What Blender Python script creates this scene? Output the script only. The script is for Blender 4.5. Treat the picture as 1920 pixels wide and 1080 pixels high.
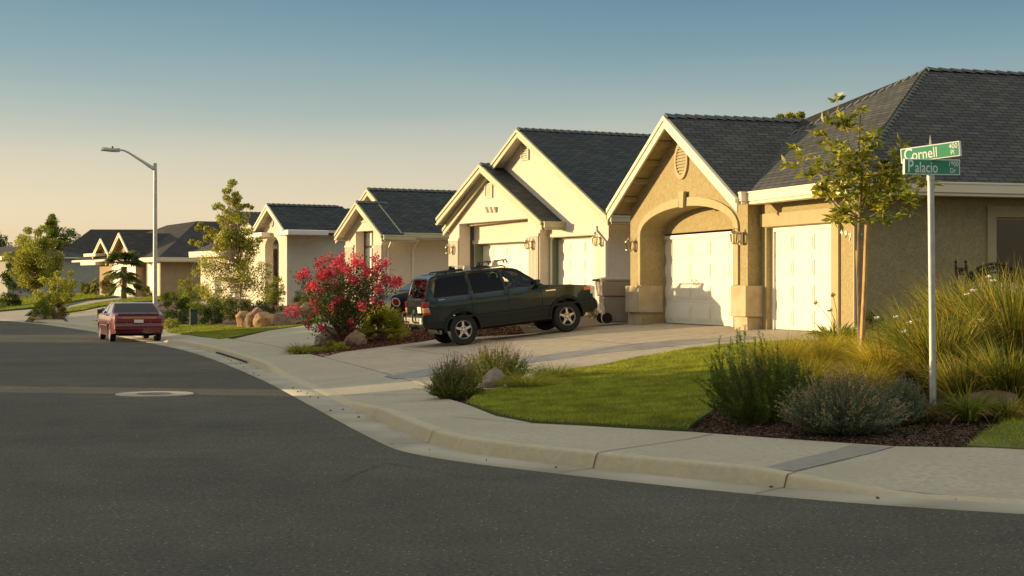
import bpy, math, numpy as np
from mathutils import Vector, Matrix
from mathutils.geometry import delaunay_2d_cdt, tessellate_polygon
R=math.radians
rng=np.random.default_rng(7)
scn=bpy.context.scene
for o in list(bpy.data.objects): bpy.data.objects.remove(o)
# ---------------------------------------------------------------- camera
F=3000.;HZ=537.;EYE=1.8
cd=bpy.data.cameras.new("camera"); cam=bpy.data.objects.new("camera",cd); scn.collection.objects.link(cam)
cam.location=(0,0,EYE); cam.rotation_euler=(R(90),0,0)
cd.sensor_width=36; cd.lens=36*F/1920; cd.shift_y=-3/1920; cd.clip_start=.1; cd.clip_end=3000
scn.camera=cam
# ---------------------------------------------------------------- sun and sky
TAU=Vector((.982,-.189,0)); EL=6.0
sd=Vector((TAU.x*math.cos(R(EL)),TAU.y*math.cos(R(EL)),-math.sin(R(EL))))
sl=bpy.data.lights.new("sun",'SUN'); sl.energy=5.0; sl.angle=R(.5); sl.color=(1,.75,.40)
so=bpy.data.objects.new("sun",sl); scn.collection.objects.link(so); so.rotation_euler=sd.to_track_quat('-Z','Y').to_euler()
wd=bpy.data.worlds.new("World"); scn.world=wd; wd.use_nodes=True
nt=wd.node_tree; N=nt.nodes; Lk=nt.links; N.clear()
sky=N.new('ShaderNodeTexSky'); sky.sky_type='NISHITA'; sky.sun_disc=False; sky.sun_elevation=R(EL)
sky.sun_rotation=math.atan2(-TAU.x,-TAU.y); sky.dust_density=2.; sky.air_density=1.
tc=N.new('ShaderNodeTexCoord'); sx=N.new('ShaderNodeSeparateXYZ'); Lk.new(tc.outputs['Generated'],sx.inputs[0])
rp=N.new('ShaderNodeValToRGB'); hn=N.new('ShaderNodeTexNoise'); hn.inputs['Scale'].default_value=3.; hn.inputs['Detail'].default_value=4; hm=N.new('ShaderNodeMapping'); hm.inputs['Scale'].default_value=(1,1,9); Lk.new(tc.outputs['Generated'],hm.inputs[0]); Lk.new(hm.outputs[0],hn.inputs['Vector'])
ha=N.new('ShaderNodeMath'); ha.operation='MULTIPLY_ADD'; ha.inputs[1].default_value=.018; Lk.new(hn.outputs['Fac'],ha.inputs[0]); hs=N.new('ShaderNodeMath'); hs.operation='SUBTRACT'; hs.inputs[1].default_value=.009; Lk.new(sx.outputs['Z'],hs.inputs[0]); Lk.new(hs.outputs[0],ha.inputs[2]); Lk.new(ha.outputs[0],rp.inputs[0]); cr_=rp.color_ramp
cols=[(0,(.72,.56,.34)),(.015,(.70,.56,.36)),(.046,(.65,.55,.41)),(.079,(.48,.45,.385)),(.112,(.245,.31,.33)),(.144,(.11,.215,.285)),(.176,(.045,.14,.235)),(.22,(.05,.13,.2)),(.33,(.26,.30,.31)),(.5,(.56,.55,.50)),(1,(.72,.69,.61))]
while len(cr_.elements)>1: cr_.elements.remove(cr_.elements[0])
cr_.elements[0].position=0; cr_.elements[0].color=(*cols[0][1],1)
for p,c in cols[1:]:
    e=cr_.elements.new(p); e.color=(*c,1)
bg1=N.new('ShaderNodeBackground'); bg1.inputs[1].default_value=.72; Lk.new(rp.outputs[0],bg1.inputs[0])
bg2=N.new('ShaderNodeBackground'); bg2.inputs[1].default_value=.05; Lk.new(sky.outputs[0],bg2.inputs[0])
ad=N.new('ShaderNodeAddShader'); Lk.new(bg1.outputs[0],ad.inputs[0]); Lk.new(bg2.outputs[0],ad.inputs[1])
wo=N.new('ShaderNodeOutputWorld'); Lk.new(ad.outputs[0],wo.inputs[0])
scn.view_settings.view_transform='Standard'; scn.view_settings.look='None'; scn.view_settings.exposure=.5; scn.view_settings.gamma=1
scn.render.engine='CYCLES'; scn.render.resolution_x=1024; scn.render.resolution_y=576
scn.cycles.max_bounces=6; scn.cycles.transparent_max_bounces=12
# ---------------------------------------------------------------- materials
M={}
def mat(name,col,rough=.8,var=None,vscale=4,bump=0,bscale=60,metal=0,spec=.5,noise_lo=.35,noise_hi=.65,detail=6,col3=None,s3=1,stretch=None,coat=0):
    m=bpy.data.materials.new(name); m.use_nodes=True; nt=m.node_tree; b=nt.nodes['Principled BSDF']; L=nt.links
    b.inputs['Base Color'].default_value=(*col,1); b.inputs['Roughness'].default_value=rough; b.inputs['Metallic'].default_value=metal
    b.inputs['Specular IOR Level'].default_value=spec; b.inputs['Coat Weight'].default_value=coat; b.inputs['Coat Roughness'].default_value=.05
    t=nt.nodes.new('ShaderNodeTexCoord'); co=t.outputs['Object']
    if stretch:
        mp=nt.nodes.new('ShaderNodeMapping'); mp.inputs['Scale'].default_value=stretch; L.new(co,mp.inputs[0]); co=mp.outputs[0]
    last=None
    if var:
        n=nt.nodes.new('ShaderNodeTexNoise'); n.inputs['Scale'].default_value=vscale; n.inputs['Detail'].default_value=detail; L.new(co,n.inputs['Vector'])
        r=nt.nodes.new('ShaderNodeValToRGB'); r.color_ramp.elements[0].position=noise_lo; r.color_ramp.elements[1].position=noise_hi
        r.color_ramp.elements[0].color=(*col,1); r.color_ramp.elements[1].color=(*var,1); L.new(n.outputs['Fac'],r.inputs[0]); last=r.outputs[0]
        if col3:
            n2=nt.nodes.new('ShaderNodeTexNoise'); n2.inputs['Scale'].default_value=s3; n2.inputs['Detail'].default_value=4; L.new(co,n2.inputs['Vector'])
            r2=nt.nodes.new('ShaderNodeValToRGB'); r2.color_ramp.elements[0].position=.4; r2.color_ramp.elements[1].position=.68
            L.new(n2.outputs['Fac'],r2.inputs[0])
            mx=nt.nodes.new('ShaderNodeMix'); mx.data_type='RGBA'; L.new(r2.outputs[0],mx.inputs[0]); L.new(last,mx.inputs[6]); mx.inputs[7].default_value=(*col3,1); last=mx.outputs[2]
        L.new(last,b.inputs['Base Color'])
    if bump:
        n=nt.nodes.new('ShaderNodeTexNoise'); n.inputs['Scale'].default_value=bscale; n.inputs['Detail'].default_value=5; L.new(co,n.inputs['Vector'])
        bp=nt.nodes.new('ShaderNodeBump'); bp.inputs['Strength'].default_value=bump; bp.inputs['Distance'].default_value=.02; L.new(n.outputs['Fac'],bp.inputs['Height']); L.new(bp.outputs[0],b.inputs['Normal'])
    M[name]=m; return m
def leafmat(name,c1,c2,c3=None,trans=.35,rough=.55):
    m=bpy.data.materials.new(name); m.use_nodes=True; nt=m.node_tree; b=nt.nodes['Principled BSDF']; L=nt.links
    g=nt.nodes.new('ShaderNodeNewGeometry'); r=nt.nodes.new('ShaderNodeValToRGB'); e=r.color_ramp.elements
    e[0].color=(*c1,1); e[1].color=(*(c3 or c2),1); x=e.new(.6); x.color=(*c2,1); L.new(g.outputs['Random Per Island'],r.inputs[0])
    n=nt.nodes.new('ShaderNodeTexNoise'); n.inputs['Scale'].default_value=2.5; tcx=nt.nodes.new('ShaderNodeTexCoord'); L.new(tcx.outputs['Object'],n.inputs['Vector'])
    mr=nt.nodes.new('ShaderNodeMapRange'); mr.inputs[1].default_value=.3; mr.inputs[2].default_value=.7; mr.inputs[3].default_value=.65; mr.inputs[4].default_value=1.35; L.new(n.outputs['Fac'],mr.inputs[0])
    mx=nt.nodes.new('ShaderNodeMix'); mx.data_type='RGBA'; mx.blend_type='MULTIPLY'; mx.inputs[0].default_value=1; L.new(r.outputs[0],mx.inputs[6]); L.new(mr.outputs[0],mx.inputs[7])
    L.new(mx.outputs[2],b.inputs['Base Color']); b.inputs['Roughness'].default_value=rough; b.inputs['Specular IOR Level'].default_value=.3
    tr=nt.nodes.new('ShaderNodeBsdfTranslucent'); L.new(mx.outputs[2],tr.inputs[0]); ms=nt.nodes.new('ShaderNodeMixShader'); ms.inputs[0].default_value=trans
    L.new(b.outputs[0],ms.inputs[1]); L.new(tr.outputs[0],ms.inputs[2]); L.new(ms.outputs[0],nt.nodes['Material Output'].inputs[0]); M[name]=m
def glassmat(name,tint,rough=.02,ior=1.5):
    m=bpy.data.materials.new(name); m.use_nodes=True; nt=m.node_tree; L=nt.links; nt.nodes.remove(nt.nodes['Principled BSDF'])
    t=nt.nodes.new('ShaderNodeBsdfTransparent'); t.inputs[0].default_value=(*tint,1); g=nt.nodes.new('ShaderNodeBsdfGlossy'); g.inputs['Roughness'].default_value=rough; g.inputs[0].default_value=(.9,.9,.9,1)
    f=nt.nodes.new('ShaderNodeFresnel'); f.inputs[0].default_value=ior; ms=nt.nodes.new('ShaderNodeMixShader')
    L.new(f.outputs[0],ms.inputs[0]); L.new(t.outputs[0],ms.inputs[1]); L.new(g.outputs[0],ms.inputs[2]); L.new(ms.outputs[0],nt.nodes['Material Output'].inputs[0]); M[name]=m
def shingle(name,c1,c2):
    m=bpy.data.materials.new(name); m.use_nodes=True; nt=m.node_tree; b=nt.nodes['Principled BSDF']; L=nt.links
    uv=nt.nodes.new('ShaderNodeUVMap'); br=nt.nodes.new('ShaderNodeTexBrick'); L.new(uv.outputs[0],br.inputs['Vector'])
    br.inputs['Scale'].default_value=1; br.inputs['Brick Width'].default_value=.33; br.inputs['Row Height'].default_value=.145; br.inputs['Mortar Size'].default_value=.013; br.inputs['Mortar Smooth'].default_value=.3; br.inputs['Bias'].default_value=-.1
    br.inputs['Color1'].default_value=(*c1,1); br.inputs['Color2'].default_value=(*c2,1); br.inputs['Mortar'].default_value=(c1[0]*.28,c1[1]*.28,c1[2]*.28,1)
    n=nt.nodes.new('ShaderNodeTexNoise'); n.inputs['Scale'].default_value=1.3; n.inputs['Detail'].default_value=8; L.new(uv.outputs[0],n.inputs['Vector'])
    mr=nt.nodes.new('ShaderNodeMapRange'); mr.inputs[1].default_value=.3; mr.inputs[2].default_value=.7; mr.inputs[3].default_value=.86; mr.inputs[4].default_value=1.14; L.new(n.outputs['Fac'],mr.inputs[0])
    mx=nt.nodes.new('ShaderNodeMix'); mx.data_type='RGBA'; mx.blend_type='MULTIPLY'; mx.inputs[0].default_value=1; L.new(br.outputs['Color'],mx.inputs[6]); L.new(mr.outputs[0],mx.inputs[7])
    L.new(mx.outputs[2],b.inputs['Base Color']); b.inputs['Roughness'].default_value=.9; b.inputs['Specular IOR Level'].default_value=.2
    bp=nt.nodes.new('ShaderNodeBump'); bp.inputs['Strength'].default_value=.7; bp.inputs['Distance'].default_value=.015; bp.invert=True; L.new(br.outputs['Fac'],bp.inputs['Height']); L.new(bp.outputs[0],b.inputs['Normal']); M[name]=m
mat('asphalt',(.022,.022,.019),.85,(.17,.165,.145),62,1.,75,noise_lo=.38,noise_hi=.72,col3=(.060,.057,.049),s3=.3,spec=.3,detail=9)
def asphalt():
    m=M['asphalt']; nt=m.node_tree; b=nt.nodes['Principled BSDF']; L=nt.links; t=nt.nodes.new('ShaderNodeTexCoord')
    def noise(sc,det=8,ro=.6): n=nt.nodes.new('ShaderNodeTexNoise'); n.inputs['Scale'].default_value=sc; n.inputs['Detail'].default_value=det; n.inputs['Roughness'].default_value=ro; L.new(t.outputs['Object'],n.inputs['Vector']); return n.outputs['Fac']
    def rmp(f,a,b_,c0,c1): r=nt.nodes.new('ShaderNodeValToRGB'); e=r.color_ramp.elements; e[0].position=a; e[1].position=b_; e[0].color=(*c0,1); e[1].color=(*c1,1); L.new(f,r.inputs[0]); return r.outputs[0]
    def mul(x,y,f=1.,bt='MULTIPLY'): k=nt.nodes.new('ShaderNodeMix'); k.data_type='RGBA'; k.blend_type=bt; k.inputs[0].default_value=f; L.new(x,k.inputs[6]); L.new(y,k.inputs[7]); return k.outputs[2]
    base=rmp(noise(26,10,.8),.36,.66,(.020,.0195,.0155),(.146,.140,.113))
    big=rmp(noise(.22,4),.35,.65,(.78,.79,.79),(1.22,1.18,1.08)); mid=rmp(noise(1.7,6),.35,.7,(.86,.86,.86),(1.12,1.1,1.08))
    v=nt.nodes.new('ShaderNodeTexVoronoi'); v.inputs['Scale'].default_value=26; L.new(t.outputs['Object'],v.inputs['Vector'])
    dot=rmp(v.outputs['Distance'],.14,.24,(1,1,1),(0,0,0)); sp=nt.nodes.new('ShaderNodeSeparateColor'); L.new(v.outputs['Color'],sp.inputs[0]); sel=rmp(sp.outputs[0],.80,.86,(0,0,0),(.30,.28,.24))
    L.new(mul(mul(mul(base,big),mid),mul(dot,sel),1.,'ADD'),b.inputs['Base Color'])
asphalt()
mat('concrete',(.36,.33,.245),.85,(.415,.38,.285),.9,.25,90,col3=(.335,.305,.225),s3=16,spec=.3)
mat('concrete_drive',(.39,.335,.25),.85,(.46,.40,.305),.8,.25,90,col3=(.34,.29,.215),s3=5,spec=.3)
mat('curb_concrete',(.43,.37,.245),.85,(.48,.415,.28),6,.3,80,col3=(.41,.355,.24),s3=14,spec=.3)
mat('gutter_concrete',(.36,.34,.27),.85,(.43,.405,.32),2,.25,90,col3=(.27,.25,.195),s3=1,spec=.3)
mat('patch_concrete',(.22,.205,.17),.9,(.26,.24,.2),8,.2,90)
mat('drive_streak',(.155,.155,.15),.55,(.25,.24,.215),2.2,.1,60)
mat('joint',(.09,.08,.065),.95); mat('tar',(.018,.018,.017),.8)
mat('mulch',(.03,.018,.010),.95,(.16,.09,.045),38,1.,30,noise_lo=.42,noise_hi=.66,col3=(.06,.036,.02),s3=3)
mat('chip',(.05,.028,.015),.95,(.22,.125,.065),9,.3,30)
mat('redmulch',(.10,.04,.022),.95,(.19,.08,.04),40,1.,40,noise_lo=.4,noise_hi=.7)
mat('lawn_base',(.06,.085,.012),.95,(.10,.13,.02),25,.8,60,col3=(.13,.14,.03),s3=1.2)
mat('drygrass',(.10,.10,.03),.95,(.16,.15,.05),.3,.5,20)
mat('gravel',(.22,.21,.19),.9,(.5,.47,.42),40,1,40,noise_lo=.45,noise_hi=.6)
mat('stucco_tan',(.38,.305,.155),.9,(.44,.355,.19),7,1.,55,col3=(.335,.265,.13),s3=18,spec=.2,detail=8)
mat('trim_tan',(.42,.345,.19),.9,(.47,.385,.22),3,.4,50,spec=.2)
mat('stone_tan',(.38,.30,.18),.9,(.50,.40,.25),3,.6,30,spec=.2,col3=(.53,.43,.28),s3=2)
mat('stucco_cream',(.70,.62,.51),.9,(.74,.66,.55),6,1.,50,spec=.2,detail=8)
mat('stucco_pale',(.71,.63,.51),.9,(.75,.67,.55),6,1.,50,spec=.2,detail=8)
mat('stucco_brown',(.40,.28,.17),.9,(.46,.33,.2),2,.5,45,spec=.2)
mat('stucco_blue',(.37,.345,.31),.9,(.41,.38,.34),2,.5,45,spec=.2)
mat('trim_cream',(.76,.66,.46),.6,(.80,.70,.50),2,.1,40)
mat('trim_sage',(.44,.41,.26),.6,(.48,.45,.29),2,.1,40)
mat('jamb_sage',(.20,.22,.15),.7)
mat('trim_white',(.80,.76,.66),.55)
mat('door_white',(.80,.74,.60),.5,(.83,.77,.63),1.5,.05,30)
mat('digit_white',(.8,.78,.7),.5); mat('digit_black',(.02,.02,.02),.5)
shingle('shingle_dark',(.062,.063,.060),(.098,.097,.090)); shingle('shingle_slate',(.040,.048,.050),(.068,.077,.078)); shingle('shingle_far',(.050,.048,.046),(.078,.074,.068))
mat('ridgecap',(.07,.08,.078),.9,(.11,.12,.115),6)
mat('blind',(.22,.16,.09),.7); mat('dark_interior',(.012,.012,.013),.9)
glassmat('glass',(.75,.78,.75)); glassmat('tinted',(.07,.085,.09),ior=1.38); glassmat('clearglass',(.80,.85,.80)); glassmat('housewin',(.28,.28,.26))
mat('lantern_metal',(.55,.47,.34),.35,metal=.8); glassmat('lantern_glass',(.9,.85,.7),.15)
mat('galv',(.40,.385,.355),.5,(.50,.48,.44),9,.05,30,metal=.35)
mat('lamp_head',(.45,.44,.40),.5,metal=.3); mat('black_iron',(.012,.012,.014),.45,metal=.4)
mat('sign_green',(.03,.25,.12),.4,(.04,.28,.14),5); mat('sign_white',(.75,.76,.72),.45)
mat('paint_green',(.004,.018,.019),.2,coat=.45,spec=.35); mat('clad_green',(.012,.017,.015),.5,spec=.3); mat('rubber',(.012,.012,.012),.75,bump=.3,bscale=80)
mat('alloy',(.62,.60,.56),.32,metal=.75); mat('black_plastic',(.018,.018,.018),.55); mat('chrome',(.6,.58,.52),.15,metal=1)
mat('tail_red',(.28,.008,.010),.15,coat=1); mat('tail_orange',(.75,.22,.03),.2,coat=1); mat('tail_clear',(.6,.45,.4),.2,coat=1)
mat('paint_red',(.15,.005,.016),.25,coat=1.); mat('paint_black',(.003,.004,.007),.3,coat=.2,spec=.3); mat('tail_dark',(.16,.008,.012),.2,coat=.6); mat('bumper_alu',(.5,.47,.40),.4,metal=.6)
mat('lens',(.75,.74,.68),.1,coat=1); mat('plate_white',(.7,.7,.66),.5); mat('hubcap',(.55,.54,.50),.35,metal=.5); mat('seat',(.05,.05,.048),.9)
mat('bin_grey',(.30,.25,.195),.55,(.33,.28,.22),5,.1,30)
mat('wood_stake',(.62,.40,.15),.8,(.36,.2,.07),6,.4,20,stretch=(4,4,.6)); mat('fence_wood',(.21,.12,.065),.9,(.13,.07,.04),8,.5,20,stretch=(5,5,.5))
mat('bark',(.16,.11,.07),.95,(.27,.2,.13),12,.8,25,stretch=(1,1,.3)); mat('bark_pale',(.5,.42,.32),.9,(.3,.22,.15),10,.5,25,stretch=(1,1,.4)); mat('bark_red',(.20,.075,.045),.9,(.12,.05,.03),14,.8,30)
mat('tie_green',(.01,.20,.12),.5)
mat('rock_orange',(.40,.22,.10),.95,(.56,.36,.19),2.5,1.,9,col3=(.28,.15,.075),s3=5)
mat('rock_brown',(.22,.135,.085),.95,(.38,.25,.16),3,1.,10,col3=(.15,.095,.06),s3=6)
mat('rock_grey',(.24,.19,.14),.95,(.40,.33,.25),3,1.,10,col3=(.17,.13,.095),s3=6)
mat('util_green',(.05,.075,.05),.7)
mat('manhole_iron',(.16,.10,.085),.7,(.30,.26,.235),14,.5,30)
leafmat('lf_lawn',(.20,.25,.015),(.31,.34,.024),(.50,.44,.07),.45)
leafmat('lf_lawnfar',(.19,.25,.016),(.28,.32,.03),(.38,.36,.05),.4)
leafmat('lf_grassgold',(.26,.26,.018),(.58,.46,.035),(.88,.64,.10),.5)
leafmat('lf_lily',(.07,.11,.012),(.22,.23,.022),(.62,.44,.07),.4)
leafmat('lf_rosemary',(.06,.12,.014),(.13,.20,.022),(.26,.27,.04),.35)
leafmat('lf_lavender',(.12,.16,.085),(.21,.24,.14),(.31,.30,.19),.3)
leafmat('lf_magnolia',(.15,.20,.02),(.38,.38,.035),(.66,.54,.08),.45,.4)
leafmat('lf_dark',(.028,.055,.009),(.06,.09,.013),(.13,.15,.025),.3)
leafmat('lf_mid',(.09,.14,.014),(.20,.25,.025),(.36,.35,.05),.45)
leafmat('lf_olive',(.18,.215,.02),(.36,.35,.04),(.60,.54,.09),.5)
leafmat('lf_yellow',(.16,.19,.02),(.32,.31,.03),(.5,.42,.05),.45)
leafmat('lf_pink',(.56,.025,.065),(.78,.05,.12),(.86,.15,.22),.35)
leafmat('lf_pinkdark',(.38,.06,.10),(.5,.13,.16),(.42,.2,.2),.35)
leafmat('lf_white',(.75,.72,.6),(.8,.78,.66),None,.2)
leafmat('lf_straw',(.42,.28,.11),(.55,.38,.17),(.35,.2,.08),.3)
leafmat('lf_rust',(.10,.09,.015),(.17,.13,.03),(.26,.17,.05),.4)
leafmat('lf_palm',(.05,.075,.012),(.10,.125,.02),(.20,.19,.035),.3)
# ---------------------------------------------------------------- object helpers
def link(o,parent=None,label=None,cat=None,group=None,kind=None):
    scn.collection.objects.link(o)
    if parent: o.parent=parent
    if label: o['label']=label
    if cat: o['category']=cat
    if group: o['group']=group
    if kind: o['kind']=kind
    return o
def empty(name,loc,rz=0,label=None,cat=None,group=None,rot=None):
    o=bpy.data.objects.new(name,None); o.location=loc; o.rotation_euler=rot if rot else (0,0,rz); o.empty_display_size=.2
    return link(o,None,label,cat,group)
class MB:
    def __init__(s): s.v=[];s.f=[];s.m=[];s.uv={}
    def add(s,vs,fs,m=0):
        b=len(s.v); s.v+= [tuple(map(float,p)) for p in vs]
        for f in fs: s.f.append([b+i for i in f]); s.m.append(m)
    def box(s,x0,x1,y0,y1,z0,z1,m=0):
        s.add([(x,y,z) for x in(x0,x1) for y in(y0,y1) for z in(z0,z1)],[(0,1,3,2),(4,6,7,5),(0,4,5,1),(2,3,7,6),(0,2,6,4),(1,5,7,3)],m)
    def prism(s,loops,a0,a1,fn,m=0,caps=(1,1)):
        """loops: outline + holes (2d); fn(a,p)->xyz"""
        pts=[p for l in loops for p in l]; n=len(pts)
        tr=tessellate_polygon([[Vector((p[0],p[1],0)) for p in l] for l in loops])
        vs=[fn(a0,p) for p in pts]+[fn(a1,p) for p in pts]; fs=[]
        if caps[0]: fs+=[tuple(t) for t in tr]
        if caps[1]: fs+=[tuple(i+n for i in reversed(t)) for t in tr]
        k=0
        for l in loops:
            for i in range(len(l)):
                j=(i+1)%len(l); fs.append((k+i,k+j,n+k+j,n+k+i))
            k+=len(l)
        s.add(vs,fs,m)
    def wall(s,v0,v1,out,holes=(),m=0): s.prism([out,*holes],v0,v1,lambda a,p:(a,p[0],p[1]),m)
    def tube(s,path,r,n=8,m=0,cap=True):
        path=[Vector(p) for p in path]; K=len(path); rr=r if hasattr(r,'__len__') else [r]*K; vs=[]
        up=Vector((0,0,1)); 
        t0=(path[1]-path[0]).normalized(); ref=up if abs(t0.z)<.9 else Vector((1,0,0))
        for i,p in enumerate(path):
            t=(path[min(i+1,K-1)]-path[max(i-1,0)]).normalized(); a=t.cross(ref).normalized(); b=t.cross(a)
            for k in range(n):
                th=2*math.pi*k/n; vs.append(p+(a*math.cos(th)+b*math.sin(th))*rr[i])
        fs=[(i*n+k,i*n+(k+1)%n,(i+1)*n+(k+1)%n,(i+1)*n+k) for i in range(K-1) for k in range(n)]
        if cap: fs+=[tuple(range(n)),tuple(reversed(range((K-1)*n,K*n)))]
        s.add(vs,fs,m)
    def lathe(s,prof,c=(0,0,0),n=24,axis='z',m=0,cap=False):
        vs=[]
        for r,h in prof:
            for k in range(n):
                th=2*math.pi*k/n; a,b=r*math.cos(th),r*math.sin(th)
                vs.append((c[0]+a,c[1]+b,c[2]+h) if axis=='z' else (c[0]+a,c[1]+h,c[2]+b))
        K=len(prof); fs=[(i*n+k,i*n+(k+1)%n,(i+1)*n+(k+1)%n,(i+1)*n+k) for i in range(K-1) for k in range(n)]
        if cap: fs+=[tuple(range(n)),tuple(range((K-1)*n,K*n))]
        s.add(vs,fs,m)
    def build(s,name,mats,parent=None,smooth=False,bevel=0,uv=None,**kw):
        me=bpy.data.meshes.new(name); me.from_pydata(s.v,[],s.f)
        mats=mats if isinstance(mats,(list,tuple)) else [mats]
        for q in mats: me.materials.append(M[q])
        if len(mats)>1: me.polygons.foreach_set('material_index',s.m)
        if s.uv:
            l=me.uv_layers.new(name='UVMap')
            for pi,uvs in s.uv.items():
                for li,c in zip(me.polygons[pi].loop_indices,uvs): l.data[li].uv=c
        if smooth:
            me.polygons.foreach_set('use_smooth',[True]*len(me.polygons)); me.set_sharp_from_angle(angle=R(smooth if smooth>1 else 40))
        me.update(); o=bpy.data.objects.new(name,me)
        if bevel:
            bm=o.modifiers.new('b','BEVEL'); bm.width=bevel; bm.segments=2; bm.limit_method='ANGLE'; bm.angle_limit=R(35)
        return link(o,parent,**kw)
def quads(name,V,mats,parent=None,mi=None,smooth=False,**kw):
    """V: (n,4,3) separate quads, or tuple(V,Fc) with shared verts"""
    if isinstance(V,tuple): V,Fc=V
    else:
        n=len(V); V=V.reshape(-1,3); Fc=np.arange(n*4).reshape(-1,4)
    me=bpy.data.meshes.new(name); me.vertices.add(len(V)); me.vertices.foreach_set('co',np.ascontiguousarray(V,dtype=np.float32).ravel())
    me.loops.add(Fc.size); me.loops.foreach_set('vertex_index',Fc.astype(np.int32).ravel())
    me.polygons.add(len(Fc)); me.polygons.foreach_set('loop_start',np.arange(0,Fc.size,4,dtype=np.int32))
    mats=mats if isinstance(mats,(list,tuple)) else [mats]
    for q in mats: me.materials.append(M[q])
    if mi is not None: me.polygons.foreach_set('material_index',np.asarray(mi,dtype=np.int32))
    if smooth: me.polygons.foreach_set('use_smooth',[True]*len(Fc))
    me.update(calc_edges=True); me.validate(); return link(bpy.data.objects.new(name,me),parent,**kw)
def unit(a): return a/np.maximum(np.linalg.norm(a,axis=-1,keepdims=True),1e-9)
def leaves(P,D,L,W,fold=.15):
    n=len(P); D=unit(D); s=unit(np.cross(D,rng.normal(size=(n,3)))); u=np.cross(s,D); L=np.broadcast_to(L,n)[:,None]; W=np.broadcast_to(W,n)[:,None]
    mid=P+D*L*.5+u*L*fold*.5
    return np.stack([P,mid+s*W*.5,P+D*L,mid-s*W*.5],1)
def blades(P,D,L,W,droop=.3,k=4,face=None):
    n=len(P); D=unit(D); L=np.broadcast_to(L,n)[:,None]; W=np.broadcast_to(W,n)[:,None]; dr=np.broadcast_to(droop,n)[:,None]
    h=D.copy(); h[:,2]=0; h=unit(h+rng.normal(size=h.shape)*.05*np.array([1,1,0]))
    s=unit(np.cross(D,rng.normal(size=(n,3))+np.array([0,0,.3]))); pts=[];
    for i in range(k+1):
        t=i/k; c=P+D*L*t+(h*.35-np.array([0,0,1.]))*dr*L*t*t; w=W*.5*(1-t**2*.92)
        pts.append(c+s*w); pts.append(c-s*w)
    V=np.stack(pts,1); b=np.arange(n)[:,None]*(2*(k+1)); Fc=[]
    for i in range(k): Fc.append(np.concatenate([b+2*i,b+2*i+1,b+2*i+3,b+2*i+2],1))
    return V.reshape(-1,3),np.stack(Fc,1).reshape(-1,4)
def joinq(parts):
    Vs=[];Fs=[];mi=[];b=0
    for i,(p,m) in enumerate(parts):
        if isinstance(p,tuple): V,Fc=p
        else: V=p.reshape(-1,3); Fc=np.arange(len(V)).reshape(-1,4)
        Vs.append(V);Fs.append(Fc+b);b+=len(V);mi.append(np.full(len(Fc),m))
    return (np.concatenate(Vs),np.concatenate(Fs)),np.concatenate(mi)
# ---------------------------------------------------------------- terrain
def g0(px,py,z=0):
    Y=(EYE-z)*F/(py-HZ); return ((px-960)/F*Y,Y)
pp=[(1920,964),(1465,932),(1000,883),(780,852),(697,822),(581,760),(480,707),(371,664),(286,644),(186,624),(85,609),(0,601)]
CP=np.array([(40,24),(20,15.5),(12,12.4),(8.5,11.7),(6.0,11.85)]+[g0(*p) for p in pp]+[(-40,106),(-60,132)])
def catm(P,n=12):
    out=[]; Q=np.vstack([2*P[0]-P[1],P,2*P[-1]-P[-2]])
    for i in range(1,len(Q)-2):
        for k in range(n):
            t=k/n;a,b,c,d=Q[i-1],Q[i],Q[i+1],Q[i+2]; out.append(.5*((2*b)+(-a+c)*t+(2*a-5*b+4*c-d)*t*t+(-a+3*b-3*c+d)*t**3))
    out.append(Q[-2]); return np.array(out)
CC=catm(CP); 
for _ in range(6): CC[1:-1]=CC[1:-1]*.5+(CC[:-2]+CC[2:])*.25
CL=np.r_[0,np.cumsum(np.linalg.norm(np.diff(CC,axis=0),axis=1))]
def DL(X,Y):
    p=np.stack([np.ravel(X),np.ravel(Y)],1); A=CC[:-1];B=CC[1:];d=B-A; dd=(d*d).sum(1)
    D=np.zeros(len(p));Lo=np.zeros(len(p))
    for i in range(0,len(p),4000):
        q=p[i:i+4000]; r=q[:,None]-A[None]; t=np.clip((r*d).sum(2)/dd,0,1); e=r-d*t[...,None]; ds=np.hypot(e[...,0],e[...,1]); j=ds.argmin(1); k=np.arange(len(q))
        sg=-np.sign(d[j,0]*e[k,j,1]-d[j,1]*e[k,j,0]); D[i:i+4000]=ds[k,j]*sg; Lo[i:i+4000]=CL[j]+t[k,j]*np.sqrt(dd[j])
    return D.reshape(np.shape(X)),Lo.reshape(np.shape(X))
HCL=[0,39.6,41.2,49.8,53.2,61.0,63.6,80.,82,86,88,112,114,200]; HCZ=[.15,.02,.155,.155,.02,.02,.14,.14,.02,.02,.14,.13,.03,.03]
HCL[0]=0; HCZ[0]=.02
def hc(L): return np.interp(L,HCL,HCZ)
def slab(L): return np.interp(L,[0,66,76,300],[.885,.885,1.13,1.13])
def hgt(X,Y):
    D,L=DL(np.asarray(X,float),np.asarray(Y,float)); c=hc(L)
    g=np.interp(D,[2.2,5.46,8.27,10.6,60],[0,.28,.73,1,1.0])
    z=np.where(D<.5,0,np.where(D<.66,c*(D-.5)/.16,np.where(D<2.2,c+(.18-c)*np.clip((D-.66)/1.5,0,1),.18+(slab(L)-.18)*g)))
    return z
def G(px,py,off=0):
    Y=np.concatenate([np.linspace(8,60,1500),np.linspace(60,260,1600)]); X=(px-960)/F*Y; Z=EYE+(HZ-py)/F*Y-off
    h=hgt(X,Y); k=np.argmax(Z<=h)
    if k==0: k=len(Y)-1
    return float(X[k]),float(Y[k]),float(h[k])
def P3(px,py,Y): return Vector(((px-960)/F*Y,Y,EYE+(HZ-py)/F*Y))
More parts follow.
